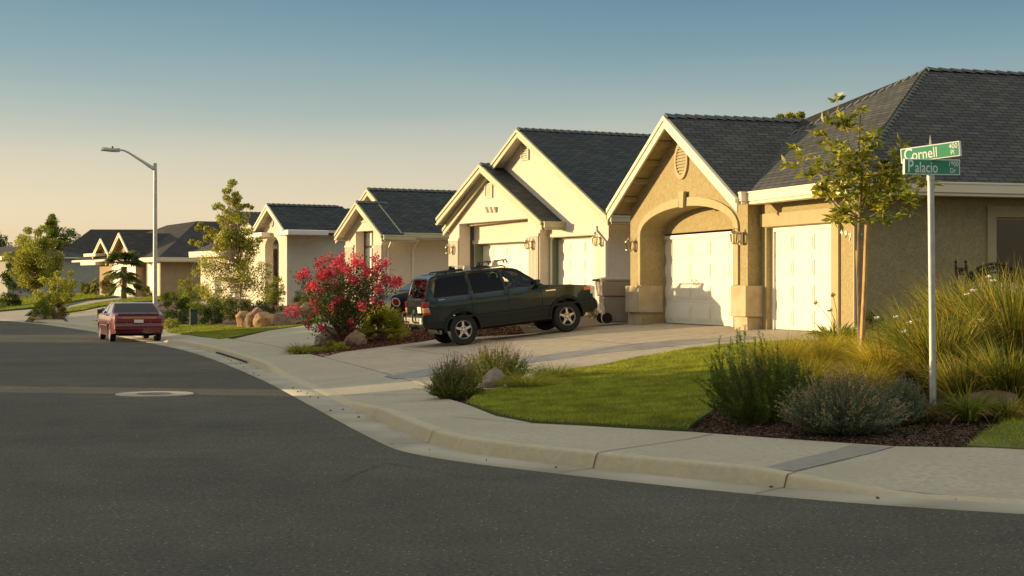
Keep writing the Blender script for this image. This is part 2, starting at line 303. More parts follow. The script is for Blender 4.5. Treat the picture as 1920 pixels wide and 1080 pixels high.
def offc(D,L0,L1,step=.5):
    Ls=np.arange(L0,L1+1e-6,(L1-L0)/max(1,round(abs(L1-L0)/step))); x=np.interp(Ls,CL,CC[:,0]); y=np.interp(Ls,CL,CC[:,1])
    x2=np.interp(Ls+.3,CL,CC[:,0])-np.interp(Ls-.3,CL,CC[:,0]); y2=np.interp(Ls+.3,CL,CC[:,1])-np.interp(Ls-.3,CL,CC[:,1]); n=np.hypot(x2,y2)
    return np.stack([x+y2/n*D,y-x2/n*D],1)
def inpoly(P,poly):
    x,y=P[:,0],P[:,1]; r=np.zeros(len(P),bool); q=np.asarray(poly); j=len(q)-1
    for i in range(len(q)):
        xi,yi=q[i];xj,yj=q[j]
        c=((yi>y)!=(yj>y)); 
        with np.errstate(divide='ignore',invalid='ignore'): r^=c&(x<(xj-xi)*(y-yi)/(yj-yi)+xi)
        j=i
    return r
def dens(poly,sp):
    out=[]; q=[np.array(p,float) for p in poly]
    for a,b in zip(q,q[1:]+q[:1]):
        k=max(1,int(np.hypot(*(b-a))/sp)); out+=[a+(b-a)*i/k for i in range(k)]
    return np.array(out)
def tri(outline,holes=(),sp=.5,grid=None,minclear=.35):
    loops=[dens(outline,sp)]+[dens(h,sp) for h in holes]; vs=np.concatenate(loops); ed=[];k=0
    for l in loops: ed+=[(k+i,k+(i+1)%len(l)) for i in range(len(l))]; k+=len(l)
    if grid is None:
        lo,hi=loops[0].min(0),loops[0].max(0); gx,gy=np.meshgrid(np.arange(lo[0],hi[0],sp),np.arange(lo[1],hi[1],sp)); grid=np.stack([gx.ravel(),gy.ravel()],1)
    keep=inpoly(grid,loops[0])
    for h in loops[1:]: keep&=~inpoly(grid,h)
    grid=grid[keep]
    if len(grid):
        dm=np.full(len(grid),9e9)
        for i in range(0,len(grid),5000): dm[i:i+5000]=np.sqrt(((grid[i:i+5000,None]-vs[None])**2).sum(2)).min(1)
        grid=grid[dm>sp*minclear]; vs=np.concatenate([vs,grid])
    r=delaunay_2d_cdt([Vector(p) for p in vs],ed,[],0,1e-5)
    V=np.array([tuple(p) for p in r[0]]); T=np.array([t for t in r[2] if len(t)==3]); c=V[T].mean(1)
    k=inpoly(c,loops[0])
    for h in loops[1:]: k&=~inpoly(c,h)
    return V,T[k],loops
def sheet(name,poly,mt,off=0.,sp=.5,skirt=.12,zf=hgt,**kw):
    V,T,loops=tri(poly,sp=sp); z=zf(V[:,0],V[:,1])+off; mb=MB(); mb.add(np.c_[V,z],[tuple(t) for t in T])
    l=loops[0]; zl=zf(l[:,0],l[:,1])+off; n=len(l); mb.add(np.r_[np.c_[l,zl],np.c_[l,zl-skirt]],[(i,(i+1)%n,n+(i+1)%n,n+i) for i in range(n)])
    return mb.build(name,mt,smooth=30,**kw)
ST=dict(kind='structure')
# ---------------------------------------------------------------- ground sheets
mb=MB(); mb.add([(-900,-300,-.06),(900,-300,-.06),(900,1800,-.06),(-900,1800,-.06)],[(0,1,2,3)]); mb.build('ground','drygrass',**ST)
rc=offc(0,2,CL[-1]-1,1.); wc=offc(-11.8,64,CL[-1]-1,2.)[::-1]
rp_=[tuple(p) for p in rc]+[tuple(p) for p in wc]+[(-15,20),(-15.5,8),(-20,2),(-20,-20),(60,-20),(60,30)]
mb=MB(); mb.prism([rp_],-.3,0,lambda a,p:(p[0],p[1],a),caps=(0,1)); mb.build('road','asphalt',**ST)
# gutter pan and curb, swept along the curb line
Ls=np.arange(3,172,.25); 
def sweep(name,prof,mt,Ls,**kw):
    rows=[]; 
    for D,zz in prof:
        P=np.stack([np.interp(Ls,CL,CC[:,0]),np.interp(Ls,CL,CC[:,1])],1); t=np.stack([np.interp(Ls+.2,CL,CC[:,0])-np.interp(Ls-.2,CL,CC[:,0]),np.interp(Ls+.2,CL,CC[:,1])-np.interp(Ls-.2,CL,CC[:,1])],1); t/=np.hypot(*t.T)[:,None]
        q=P+np.stack([t[:,1],-t[:,0]],1)*D; rows.append(np.c_[q,zz(Ls) if callable(zz) else np.full(len(Ls),zz)])
    V=np.stack(rows,1).reshape(-1,3); n=len(prof); i=np.arange(len(Ls)-1)[:,None]*n
    Fc=np.stack([np.concatenate([i+k,i+k+1,i+n+k+1,i+n+k],1) for k in range(n-1)],1).reshape(-1,4)
    return quads(name,(V,Fc),mt,smooth=True,**kw)
sweep('gutter',[(-.01,-.05),(0.,.006),(.45,.012),(.5,.012)],'gutter_concrete',Ls,**ST)
cb_=sweep('curb',[(.49,-.02),(.50,.012),(.545,lambda L:hc(L)*.82),(.556,lambda L:hc(L)*.94),(.572,lambda L:hc(L)+.001),(.60,lambda L:hc(L)+.005),(.70,lambda L:hc(L)+.006),(.705,-.05)],'curb_concrete',Ls,**ST); cb_.data.set_sharp_from_angle(angle=R(32))
Gp=lambda L:[G(*p)[:2] for p in L]
LA=DL(*[np.array([v]) for v in G(802,740)[:2]])[1][0]
LB=DL(*[np.array([v]) for v in G(568,671)[:2]])[1][0]; LC=DL(*[np.array([v]) for v in G(536,660)[:2]])[1][0]; LD=DL(*[np.array([v]) for v in G(410,637)[:2]])[1][0]
print('L',LA,LB,LC,LD)
back=[tuple(p) for p in offc(2.6,4,36,2.)]+Gp([(1920,840),(1800,839),(1680,837.5),(1560,829),(1450,822),(1297,810),(1180,804),(1100,799),(1000,794),(930,780),(874,758),(840,748),(802,740)])+[tuple(p) for p in offc(2.1,LA+1,168,1.5)]
front=[tuple(p) for p in offc(.69,4,168,.75)]
walk=sheet('sidewalk',front+back[::-1],'concrete',sp=.6,skirt=.1,**ST)
def strips(name,segs,w,mt,off=.004,parent=None,**kw):
    mb=MB()
    for a,b in segs:
        a=np.array(a);b=np.array(b); k=max(2,int(np.hypot(*(b-a))/.3)); t=(b-a)/np.hypot(*(b-a)); nn=np.array([t[1],-t[0]])*w/2; P=[a+(b-a)*i/k for i in range(k+1)]
        V=[];
        for p in P: V+=[p+nn,p-nn]
        V=np.array(V); z=hgt(V[:,0],V[:,1])+off; mb.add(np.c_[V,z],[(2*i,2*i+1,2*i+3,2*i+2) for i in range(k)])
    return mb.build(name,mt,parent,**kw)
segs=[]
for L in np.arange(58,150,4.6): 
    a,b=offc(.72,L,L+.01)[0],offc(2.15,L,L+.01)[0]; segs.append((a,b))
segs+= [ (Gp([(1492,885)])[0],Gp([(1676,839)])[0]), (Gp([(1126,849)])[0],Gp([(1337,814)])[0]), (Gp([(852,782)])[0],Gp([(1000,795)])[0]), (Gp([(640,741)])[0],Gp([(800,739)])[0]), (Gp([(668,757)])[0],Gp([(820,752)])[0])]
strips('joint',segs,.014,'joint',.006,walk,**ST)
gj=MB()
for L in [DL(np.array([g0(*q)[0]]),np.array([g0(*q)[1]]))[1][0] for q in((1465,918),(1100,882),(816,832),(705,786))]+list(np.arange(63,140,3.05)):
    for D,z0_,h_ in((.02,.008,.01),):
        a,b=offc(.0,L,L+.01)[0],offc(.5,L,L+.01)[0]; t=(b-a)/np.hypot(*(b-a)); nn=np.array([t[1],-t[0]])*.006
        gj.add([(*(a+nn),.015),(*(a-nn),.015),(*(b-nn),.019),(*(b+nn),.019)],[(0,1,2,3)])
        h=float(hc(L)); c=offc(.54,L,L+.01)[0]; e=offc(.572,L,L+.01)[0]; f=offc(.7,L,L+.01)[0]; b2=offc(.494,L,L+.01)[0]; c2=offc(.537,L,L+.01)[0]; e2=offc(.566,L,L+.01)[0]
        P=[(b2,.014),(c2,h*.82+.003),(e2,h+.008),(f,h+.009)]
        for (p,z1),(q,z2) in zip(P,P[1:]): gj.add([(*(p+nn),z1),(*(p-nn),z1),(*(q-nn),z2),(*(q+nn),z2)],[(0,1,2,3)])
gj.build('curb_joint','joint',**ST)
# darker asphalt patch square in the walk
pt=Gp([(1430,884),(1450,887),(1674,839),(1600,833)])
sheet('sidewalk_patch',[G(1432,881)[:2],G(1489,885)[:2],G(1672,838.5)[:2],G(1598,834)[:2]],'patch_concrete',off=.003,sp=.3,skirt=.002,**ST)
# lots: planting soil everywhere behind the walk
soil=[tuple(p) for p in offc(1.3,10,118,1.2)]+[(10,150),(60,110),(60,22)]
gx,gy=np.meshgrid(np.arange(-40,60,.8),np.arange(8,60,.8)); g1=np.c_[gx.ravel(),gy.ravel()]; gx,gy=np.meshgrid(np.arange(-60,60,2.5),np.arange(60,150,2.5)); g2=np.c_[gx.ravel(),gy.ravel()]
V,T,_l=tri(soil,sp=1.2,grid=np.r_[g1,g2],minclear=.3)
mb=MB(); mb.add(np.c_[V,hgt(V[:,0],V[:,1])-.04],[tuple(t) for t in T]); mb.build('garden_soil','mulch',smooth=30,**ST)
# ---------------------------------------------------------------- house frames
class Fr:
    def __init__(s,X,Y,deg,z0): s.X,s.Y,s.th,s.z0=X,Y,R(deg),z0; s.c,s.s=math.cos(s.th),math.sin(s.th)
    def W(s,v,u,z=0): return (s.X+v*s.c-u*s.s,s.Y+v*s.s+u*s.c,z+s.z0)
    def u(s,px,v): k=(px-960)/F; return (s.X+v*s.c-k*(s.Y+v*s.s))/(s.s+k*s.c)
    def v(s,px,u): k=(px-960)/F; return (k*(s.Y+u*s.c)-s.X+u*s.s)/(s.c-k*s.s)
    def zu(s,py,v,u): return EYE+(HZ-py)/F*(s.Y+v*s.s+u*s.c)-s.z0
    def z(s,px,py,v): return s.zu(py,v,s.u(px,v))
    def emp(s,name,label,cat,group=None): return empty(name,(s.X,s.Y,s.z0),s.th,label,cat,group)
def roofadd(mb,poly,t=.12):
    P=[Vector(p) for p in poly]; n=(P[1]-P[0]).cross(P[2]-P[0])
    for i in range(len(P)-2):
        n=(P[i+1]-P[0]).cross(P[i+2]-P[0])
        if n.length>1e-4: break
    n.normalize(); 
    if n.z<0: n=-n; P=P[::-1]
    e=Vector((0,0,1)).cross(n).normalized(); up=n.cross(e); k=len(P); b=len(mb.f)
    mb.add(P+[p-Vector((0,0,t)) for p in P],[tuple(range(k))],0); mb.uv[b]=[(p.dot(e),p.dot(up)) for p in P]
    base=len(mb.v)-2*k; mb.f.append([base+k+i for i in reversed(range(k))]); mb.m.append(1)
    for i in range(k): mb.f.append([base+i,base+k+i,base+k+(i+1)%k,base+(i+1)%k]); mb.m.append(2)
def caps(par,lines,w=.15,step=.25,mt='ridgecap'):
    mb=MB()
    for A,B in lines:
        A=Vector(A);B=Vector(B); d=B-A; L=d.length; d/=L; s=d.cross(Vector((0,0,1))).normalized(); up=s.cross(d); k=int(L/step)
        for i in range(k):
            p=A+d*(i*step); q=A+d*((i+1.15)*step)
            vs=[p+up*.055,q+up*.02]; dn=Vector((0,0,-w*.55))
            V=[p+up*.065,p+s*w+dn+up*.05,p-s*w+dn+up*.05,q+up*.03,q+s*w+dn+up*.01,q-s*w+dn+up*.01,p-up*.02,p+s*w+dn-up*.02,p-s*w+dn-up*.02]
            mb.add(V,[(0,1,4,3),(0,3,5,2),(0,6,7,1),(0,2,8,6)])
    return mb.build('ridge_cap',mt,par)
def rake(mb,uc,h,zr,p,vf,bh=.24,sides=(-1,1),dv=.05):
    for sg in sides:
        hh=h if not hasattr(h,'__len__') else (h[0] if sg<0 else h[1])
        L=[(uc,zr-.015),(uc+sg*hh,zr-p*hh-.015),(uc+sg*hh,zr-p*hh-.015-bh),(uc,zr-.015-bh)]
        mb.wall(vf-dv,vf-.002,L if sg>0 else L[::-1]); L2=[(a,b+.012) for a,b in L[:2]]+[(uc+sg*hh,zr-p*hh-.1),(uc,zr-.1)]
        mb.wall(vf-dv-.035,vf-dv-.002,L2 if sg>0 else L2[::-1])
def gable(par,mt,trim,soff,uc,h,zr,p,vf,vb,bh=.24,rk=True,cap=True,name='roof'):
    hl,hr=(h if hasattr(h,'__len__') else (h,h)); mb=MB()
    for sg,hh in((-1,hl),(1,hr)): roofadd(mb,[(vf,uc,zr),(vb,uc,zr),(vb,uc+sg*hh,zr-p*hh),(vf,uc+sg*hh,zr-p*hh)])
    r=mb.build(name,[mt,soff,trim],par)
    if rk: m=MB(); rake(m,uc,(hl,hr),zr,p,vf,bh); m.build('bargeboard',trim,par)
    if cap: caps(par,[((vf-.03,uc,zr),(vb,uc,zr))])
    return r
def gutter(par,segs,trim,name='gutter',h=.17,w=.13):
    mb=MB()
    for x0,x1,y0,y1,zt in segs:
        mb.box(x0,x1,y0,y1,zt-h,zt); mb.box(x0-.012,x1+.012,y0-.012,y1+.012,zt-.03,zt+.012)
        mb.box(x0+.03,x1+.03 if x1-x0>y1-y0 else x1+.16,y0+.03,y1+.03 if y1-y0>x1-x0 else y1+.16,zt-h-.06,zt-h-.002)
    return mb.build(name,trim,par,bevel=.01)
def garage_door(par,v,u0,u1,h,mt='door_white',cols=4,casing='trim_white',rows=4):
    mb=MB(); mb.box(v,v+.05,u0,u1,0.015,h); rh=h/rows; cw=(u1-u0)/cols
    for i in range(rows):
        mb.box(v-.006,v-.001,u0+.005,u1-.005,i*rh+.026,(i+1)*rh-.012)
        for j in range(cols):
            a,b=u0+j*cw+.09,u0+(j+1)*cw-.09; z0,z1=i*rh+.1,(i+1)*rh-.09
            mb.box(v-.022,v-.007,a,b,z0,z1); mb.box(v-.034,v-.023,a+.05,b-.05,z0+.05,z1-.05)
    d=mb.build('garage_door',mt,par,bevel=.004)
    m=MB(); m.box(v-.05,v-.003,u0-.09,u0,0,h+.09); m.box(v-.05,v-.003,u1,u1+.09,0,h+.09); m.box(v-.05,v-.003,u0,u1,h,h+.09); m.build('door_frame',casing,par)
    m=MB(); m.box(v-.03,v-.001,u0,u1,.0,.014); m.build('weather_strip','black_plastic',d)
def lantern(par,v,u,z,sc=1.,mt='lantern_metal'):
    mb=MB(); S=sc; c=(v-.17*S,u,z)
    mb.box(v-.03*S,v,u-.05*S,u+.05*S,z-.15*S,z+.13*S); mb.tube([(v-.02,u,z-.05*S),(v-.09*S,u,z-.14*S),(v-.15*S,u,z-.14*S),(v-.17*S,u,z-.10*S)],.012*S,6)
    mb.tube([(v-.02,u,z+.06*S),(v-.1*S,u,z+.2*S),(v-.17*S,u,z+.2*S)],.009*S,6)
    for k in range(6):
        a=k*math.pi/3; x,y=c[0]+.075*S*math.cos(a),c[1]+.075*S*math.sin(a); mb.tube([(x,y,z-.11*S),(c[0]+.09*S*math.cos(a),c[1]+.09*S*math.sin(a),z+.09*S)],.006*S,4)
    mb.lathe([(.0,-.14*S),(.05*S,-.13*S),(.08*S,-.11*S),(.08*S,-.10*S)],c,12); mb.lathe([(.10*S,.09*S),(.10*S,.10*S),(.06*S,.14*S),(.025*S,.155*S),(.015*S,.2*S),(0,.22*S)],c,12)
    o=mb.build('wall_lamp',mt,par,smooth=1); g=MB(); g.lathe([(.068*S,-.10*S),(.082*S,.088*S)],c,12); g.tube([(c[0],c[1],z-.1*S),(c[0],c[1],z)],.012*S,6); g.build('lamp_glass','lantern_glass',o,smooth=1)
def downspout(par,v,u,zt,side,mt='trim_white',kick=.35,w=.07):
    """side 'u': wall face normal -u ; 'v': wall face normal -v"""
    mb=MB(); 
    if side=='v': mb.tube([(v-kick,u,zt),(v-kick,u,zt-.12),(v-.05,u,zt-.42),(v-.05,u,.15),(v-.2,u,.05)],.04,6)
    else: mb.tube([(v,u-kick,zt),(v,u-kick,zt-.12),(v,u-.05,zt-.42),(v,u-.05,.15),(v,u-.2,.05)],.04,6)
    mb.build('downspout',mt,par,smooth=1)
def text(s,par,loc,rot,size,mt,ext=.004,name='lettering',sx=1.,align='CENTER',bold=0.,**kw):
    cu=bpy.data.curves.new('t','FONT'); cu.body=s; cu.size=size; cu.extrude=ext; cu.align_x=align; cu.align_y='BOTTOM_BASELINE'; cu.offset=bold
    o=bpy.data.objects.new('t',cu); scn.collection.objects.link(o); dg=bpy.context.evaluated_depsgraph_get(); me=bpy.data.meshes.new_from_object(o.evaluated_get(dg)); bpy.data.objects.remove(o)
    me.name=name; me.materials.clear(); me.materials.append(M[mt]); q=bpy.data.objects.new(name,me); q.location=loc; q.rotation_euler=rot; q.scale=(sx,1,1); return link(q,parent=par,**kw)
VF=(R(90),0,R(-90))   # text on a wall that faces local -x, reading towards -y
def arc(u0,u1,z0,rise,n=20):
    w=(u1-u0)/2; c=(u0+u1)/2; return [(c+w*math.cos(math.pi*(1-i/n)),z0+rise*math.sin(math.pi*i/n)) for i in range(n+1)]
def column(mb,v,u0,u1,z0,z1,d=.05):
    n=max(3,round((u1-u0)/.085)); w=(u1-u0)/n; mb.box(v-d,v-.002,u0-.03,u1+.03,z1-.02,z1+.07)
    for i in range(n): mb.box(v-d,v-.002,u0+i*w+.014,u0+(i+1)*w-.014,z0,z1-.02)
# ================================================================ house 497 (nearest)
X2,Y2_=(1562-960)/F*31.5,31.5
th=R(18.4); h1=Fr(X2-.15*math.cos(th),Y2_-.15*math.sin(th),18.4,.885)
H=h1.emp('stucco_house','nearest house, tan stucco with two white garage doors and the number 497','house')
uC=h1.u(1611,0); uR=h1.u(1427,0); vG=h1.v(1402,uR); uL=h1.u(1182,vG); vD=vG+.62
print('h1',uC,uR,vG,uL,vD)
vf=vG-.45; ug=h1.u(1249,vf); zr=h1.z(1249,217,vf); zt_r=h1.z(1384,372,vf); hr=ug-h1.u(1385,vf); p1=(zr-zt_r)/hr; hl=h1.u(1142,vf)-ug
print('gable',ug,zr,hr,hl,p1,zt_r)
hE=2.68
# front gable wall with arched recess
uo0,uo1=h1.u(1379,vG),h1.u(1203,vG); zs=h1.z(1203,440,vG); za=h1.z(1290,386,vG)
out=[(uR,-.3),(uR,zr-p1*abs(ug-uR)-.1),(ug,zr-.12),(uL,zr-p1*abs(uL-ug)-.1),(uL,-.3)]
hole=[(uo0,-.02)]+arc(uo0,uo1,zs,za-zs)[::1]+[(uo1,-.02)]
# wall pieces: opening reaches the ground, so outline goes round it
arcp=arc(uo0,uo1,zs,za-zs)
outl=[(uL,-.3),(uL,out[3][1]),(ug,zr-.12),(uR,out[1][1]),(uR,-.3),(uo0,-.3)]+arcp+[(uo1,-.3)]
mb=MB(); mb.wall(vG,vG+.3,outl); 
mb.box(vG+.3,vD+.3,uo1+.001,uL-.001,-.3,hE+.2); mb.box(vG+.3,vD+.3,uR+.001,uo0-.001,-.3,hE+.2)
ud0,ud1=h1.u(1372,vD),h1.u(1229,vD); dh=2.14
mb.wall(vD,vD+.2,[(uo0,dh+.07),(uo0,zs+.9),(uo1,zs+.9),(uo1,dh+.07)]); 
mb.box(vD,vD+.2,uo0,ud0-.06,-.3,dh+.07); mb.box(vD,vD+.2,ud1+.06,uo1,-.3,dh+.07)
# recess ceiling follows the arch
vs=[]; A2=arc(uo0,uo1,zs,za-zs)
for (a,b) in zip(A2,A2[1:]): mb.add([(vG+.3,a[0],a[1]),(vD,a[0],a[1]),(vD,b[0],b[1]),(vG+.3,b[0],b[1])],[(0,1,2,3)])
# door-2 wall, side wall, return
e0,e1=h1.u(1562,0),h1.u(1437,0); d2=h1.z(1443,431,.15)
mb.wall(0,.2,[(uC,-.3),(uC,hE),(uR-.001,hE),(uR-.001,-.3),(e1,-.3),(e1,2.16),(e0,2.16),(e0,-.3)])
wv0,wv1=h1.v(1866,uC)+.0,h1.v(1866,uC)+2.2; wz1=h1.zu(407,wv0,uC); wz0=wz1-1.35
mb.prism([[(.2,-.3),(16,-.3),(16,hE),(.2,hE)],[(wv0,wz0),(wv1,wz0),(wv1,wz1),(wv0,wz1)]],uC+.001,uC+.2,lambda a,p:(p[0],a,p[1]))
mb.box(.3,16,uL-.2,uL-.002,-.3,hE)
mb.build('wall','stucco_tan',H)
# arch trim, keystone, plinths, door surround
mb=MB(); w_=.20; ao=[(( (uo0+uo1)/2)+(q[0]-(uo0+uo1)/2)*(1+w_/((uo1-uo0)/2)),zs+(q[1]-zs)*(1+w_/(za-zs))) for q in arcp]
mb.wall(vG-.045,vG-.002,[*ao,*arcp[::-1]]); 
for a,b in((uo0-w_,uo0),(uo1,uo1+.12)): mb.box(vG-.045,vG-.002,a,b,.95,zs)
mb.build('arch_trim','trim_tan',H)
mb=MB(); uk=(uo0+uo1)/2; mb.wall(vG-.12,vG-.046,[(uk-.10,za-.03),(uk+.10,za-.03),(uk+.14,za+.33),(uk-.14,za+.33)]); mb.build('keystone','trim_tan',H,bevel=.01)
for a,b in((uR-.10,uo0+.05),(uo1-.05,uL+.10)):
    mb=MB(); mb.box(vG-.10,vD-.06,a,b,.27,.93); mb.box(vG-.03,vD-.06,a+.06,b-.06,-.3,.265); mb.build('plinth','stone_tan',H,bevel=.015)
garage_door(H,vD+.04,ud0,ud1,2.07,cols=4); garage_door(H,.17,e0+.05,e1-.09,2.07,cols=3)
mb=MB(); mb.box(-.05,-.002,e0-.28,e0,-.3,2.45); mb.box(-.05,-.002,e0,uR-.02,2.17,2.45); mb.build('door_surround','trim_tan',H,bevel=.008)
# oval vent
vo=h1.u(1279.5,vG); vz=h1.z(1279.5,301,vG); ew,ez=.30,.36; ell=lambda k,n=28:[(vo+ew*k*math.cos(2*math.pi*i/n),vz+ez*k*math.sin(2*math.pi*i/n)) for i in range(n)]
mb=MB(); mb.wall(vG-.05,vG-.002,ell(1.22),[ell(.92)]); vr=mb.build('gable_vent','trim_tan',H); mb=MB(); mb.wall(vG-.012,vG-.003,ell(.92)); 
mb.build('vent_backing','jamb_sage',vr); mb=MB()
for i in range(-4,5):
    zz=vz+i*.072; hw=ew*.9*math.sqrt(max(0,1-((i*.072)/(ez*.92))**2)); mb.add([(vG-.045,vo-hw,zz),(vG-.045,vo+hw,zz),(vG-.014,vo+hw,zz+.045),(vG-.014,vo-hw,zz+.045),(vG-.045,vo-hw,zz-.012),(vG-.045,vo+hw,zz-.012)],[(0,1,2,3),(0,4,5,1)])
mb.build('louver','trim_tan',vr)
lantern(H,vG-.001,h1.u(1190,vG),h1.z(1190,461,vG),.98); lantern(H,vG-.046,h1.u(1393,vG),h1.z(1393,446,vG),.98)
for ch,px,py in(('4',1579,441),('9',1587,445.5),('7',1594.5,451)): text(ch,H,(-.006,h1.u(px,0),h1.z(px,py,0)),VF,.19,'digit_white',.008,'house_number',bold=.002)
# roof
uE=uC-.5; zE=h1.zu(341.5,h1.v(1755,uE),uE); srp=.60; su=34.6-29.86; uRg=uE+4.62; zR=zE+.62*4.62; vR=h1.v(1737,uRg); zR=h1.zu(130,vR,uRg); uF=2*uRg-uE
print('main roof',uE,zE,uRg,vR,zR,uF,(zR-zE)/(uRg-uE),(zR-zE)/(vR+.5))
mh_=(zR-zE)/(vR+.5); ve1=max(-.5,(zt_r-zE)/mh_-.5); vvr=(zr-zE)/mh_-.5; zl_=zr-p1*hl; uq=uF if uF<ug+hl else ug+hl
mb=MB(); roofadd(mb,[(-.5,uE,zE),(-.5,ug-hr,zE),(vvr,ug,zr),(vR,uRg,zR)]); roofadd(mb,[(vvr,ug,zr),(.3,uF-.3,zE+mh_*.8),(vR,uRg,zR)]); roofadd(mb,[(-.5,uE,zE),(17,uE,zE),(17,uRg,zR),(vR,uRg,zR)]); roofadd(mb,[(.4,uF,zE),(17,uF,zE),(17,uRg,zR),(vR,uRg,zR),(.4,uF-.4,zE+.25)])
mb.build('roof',['shingle_dark','stucco_tan','trim_cream'],H)
caps(H,[((vR,uRg,zR),(17,uRg,zR))],w=.12,step=.3); caps(H,[((-.5,uE,zE-.02),(vR,uRg,zR-.02)),((vR,uRg,zR-.02),(.3,uF-.3,zE+mh_*.8-.02))],w=.09,step=.2)
gable(H,'shingle_dark','trim_cream','stucco_tan',ug,(hr,hl),zr,p1,vf,4.2,bh=.27,name='gable_roof')
for i in range(1,5):
    mb=MB(); q=hl*i/5; mb.box(vf,vG,ug+q-.04,ug+q+.04,zr-p1*q-.25,zr-p1*q-.125); mb.build('lookout','stucco_tan',H)
gutter(H,[(-.63,-.5,uE-.13,ug-hr,zE-.01),(-.499,17,uE-.13,uE-.001,zE-.01),(vf,-.63,ug-hr-.12,ug-hr+.01,zE-.01)],'trim_cream',h=.19)
downspout(H,0,uC+.06,zE-.2,'v','trim_tan',kick=.5)
# side window
mb=MB(); mb.prism([[(wv0-.2,wz0-.2),(wv1+.2,wz0-.2),(wv1+.2,wz1+.22),(wv0-.2,wz1+.22)],[(wv0,wz0),(wv1,wz0),(wv1,wz1),(wv0,wz1)]],uC-.045,uC-.001,lambda a,p:(p[0],a,p[1])); wn=mb.build('window','trim_tan',H)
mb=MB(); mb.prism([[(wv0,wz0),(wv1,wz0),(wv1,wz1),(wv0,wz1)],[(wv0+.05,wz0+.05),(wv1-.05,wz0+.05),(wv1-.05,wz1-.05),(wv0+.05,wz1-.05)]],uC+.03,uC+.07,lambda a,p:(p[0],a,p[1])); mb.build('window_frame','stucco_brown',wn)
mb=MB(); mb.box(wv0+.05,wv1-.05,uC+.05,uC+.055,wz0+.05,wz1-.05); mb.build('window_glass','housewin',wn)
mb=MB()
z=wz0+.06
while z<wz1-.05: mb.add([(wv0+.12,uC+.10,z),(wv1-.1,uC+.10,z),(wv1-.1,uC+.13,z+.03),(wv0+.12,uC+.13,z+.03)],[(0,1,2,3)]); z+=.04
mb.box(wv0,wv1,uC+.16,uC+.19,wz0,wz1); mb.build('blind','blind',wn)
# ================================================================ generic two-gable house (487 and its neighbour)
def lamp_px(fr,par,px,py,v,sc=1.): lantern(par,v,fr.u(px,v),fr.z(px,py,v),sc)
# ---- house 2
pX=(1114.6-960)/F*46; h2=Fr(pX,46,27,1.14)
H2=h2.emp('gabled_house','cream house behind the dark green SUV with two garage doors under two gables','house')
uN=h2.u(1141,0); uJ=h2.u(1030,0); vS=h2.v(1012.5,uJ+.05); uW=h2.u(842.5,vS); print('h2',uN,uJ,vS,uW)
vfB=-.40; ub=h2.u(972,vfB); zb=h2.z(972,242,vfB); zbr=h2.z(1142,405,vfB); hb=ub-h2.u(1142,vfB); pb=(zb-zbr)/hb
vfs=vS-.40; us=h2.u(902,vfs); zs2=h2.z(902,308,vfs); hsr=us-h2.u(1018,vfs); zsr=h2.z(1018,416,vfs); ps=(zs2-zsr)/hsr; hsl=h2.u(821,vfs)-us
print('h2 big',ub,zb,hb,pb,'small',us,zs2,hsr,hsl,ps)
mb=MB(); D0,D1=h2.u(1115,0),uJ; dz=h2.z(1114.6,441,0)
mb.wall(0,.25,[(uN,-.3),(uN,zb-pb*(ub-uN)-.12),(ub,zb-.12),(ub+hb-.3,zb-pb*(hb-.3)-.12),(ub+hb-.3,2.75),(h2.u(1012.5,vS)+.26,2.75),(h2.u(1012.5,vS)+.26,-.3),(D1,-.3),(D1,dz),(D0,dz),(D0,-.3)])
mb.box(.25,14,uN+.001,uN+.2,-.3,zb-pb*(ub-uN)-.15)
uRr=h2.u(1012.5,vS); vI=vS+.55; o0,o1=h2.u(990,vS),h2.u(861,vS); oz=h2.z(925,414.5,vS); d1z=h2.z(991,452,vI); dA,dB=max(h2.u(992,vI),o0+.02),min(h2.u(880,vI),o1-.05); print('h2 door',o0,o1,dA,dB,d1z,oz)
mb.wall(vS,vS+.4,[(uRr,-.3),(uRr,zs2-ps*(us-uRr)-.12),(us,zs2-.12),(uW,zs2-ps*(uW-us)-.12),(uW,-.3),(o1,-.3),(o1,oz),(o0,oz),(o0,-.3)])
mb.box(vS+.4,0,uRr+.001,uRr+.25,-.3,2.9); mb.box(vS+.4,10,uW-.25,uW-.001,-.3,2.9); mb.box(vS+.4,vI+.3,uRr+.25,o0-.001,-.3,2.9)
mb.wall(vI,vI+.2,[(o0,-.3),(o0,oz+.4),(o1,oz+.4),(o1,-.3),(dB,-.3),(dB,d1z),(dA,d1z),(dA,-.3)])
mb.box(vS+.401,vI+.001,o0-.1,o1+.1,oz+.0,oz+.1); mb.box(vI+.201,vI+.36,dA-.1,dB+.1,d1z-.02,d1z+.1); mb.box(.251,.36,D0-.1,D1+.1,dz-.02,dz+.1)
mb.build('wall','stucco_cream',H2)
garage_door(H2,vI+.30,dA+.05,dB-.03,d1z-.06,cols=4,casing='jamb_sage'); garage_door(H2,.30,D0+.05,D1-.03,dz-.06,cols=3,casing='jamb_sage')
mb=MB(); mb.box(vI+.005,vI+.29,dB-.022,dB+.012,-.1,d1z-.02); mb.build('door_jamb','jamb_sage',H2); mb=MB(); mb.box(.003,.29,D1-.02,D1+.01,-.1,dz-.02); mb.build('door_jamb','jamb_sage',H2)
mb=MB(); mb.box(vI-.04,vI-.002,dA-.05,dB+.1,d1z+.0,d1z+.12); mb.build('door_lintel','stucco_pale',H2)
mb=MB(); mb.box(-.05,-.002,D0-.05,D1-.02,dz+.01,dz+.10); mb.build('door_lintel','stucco_pale',H2)
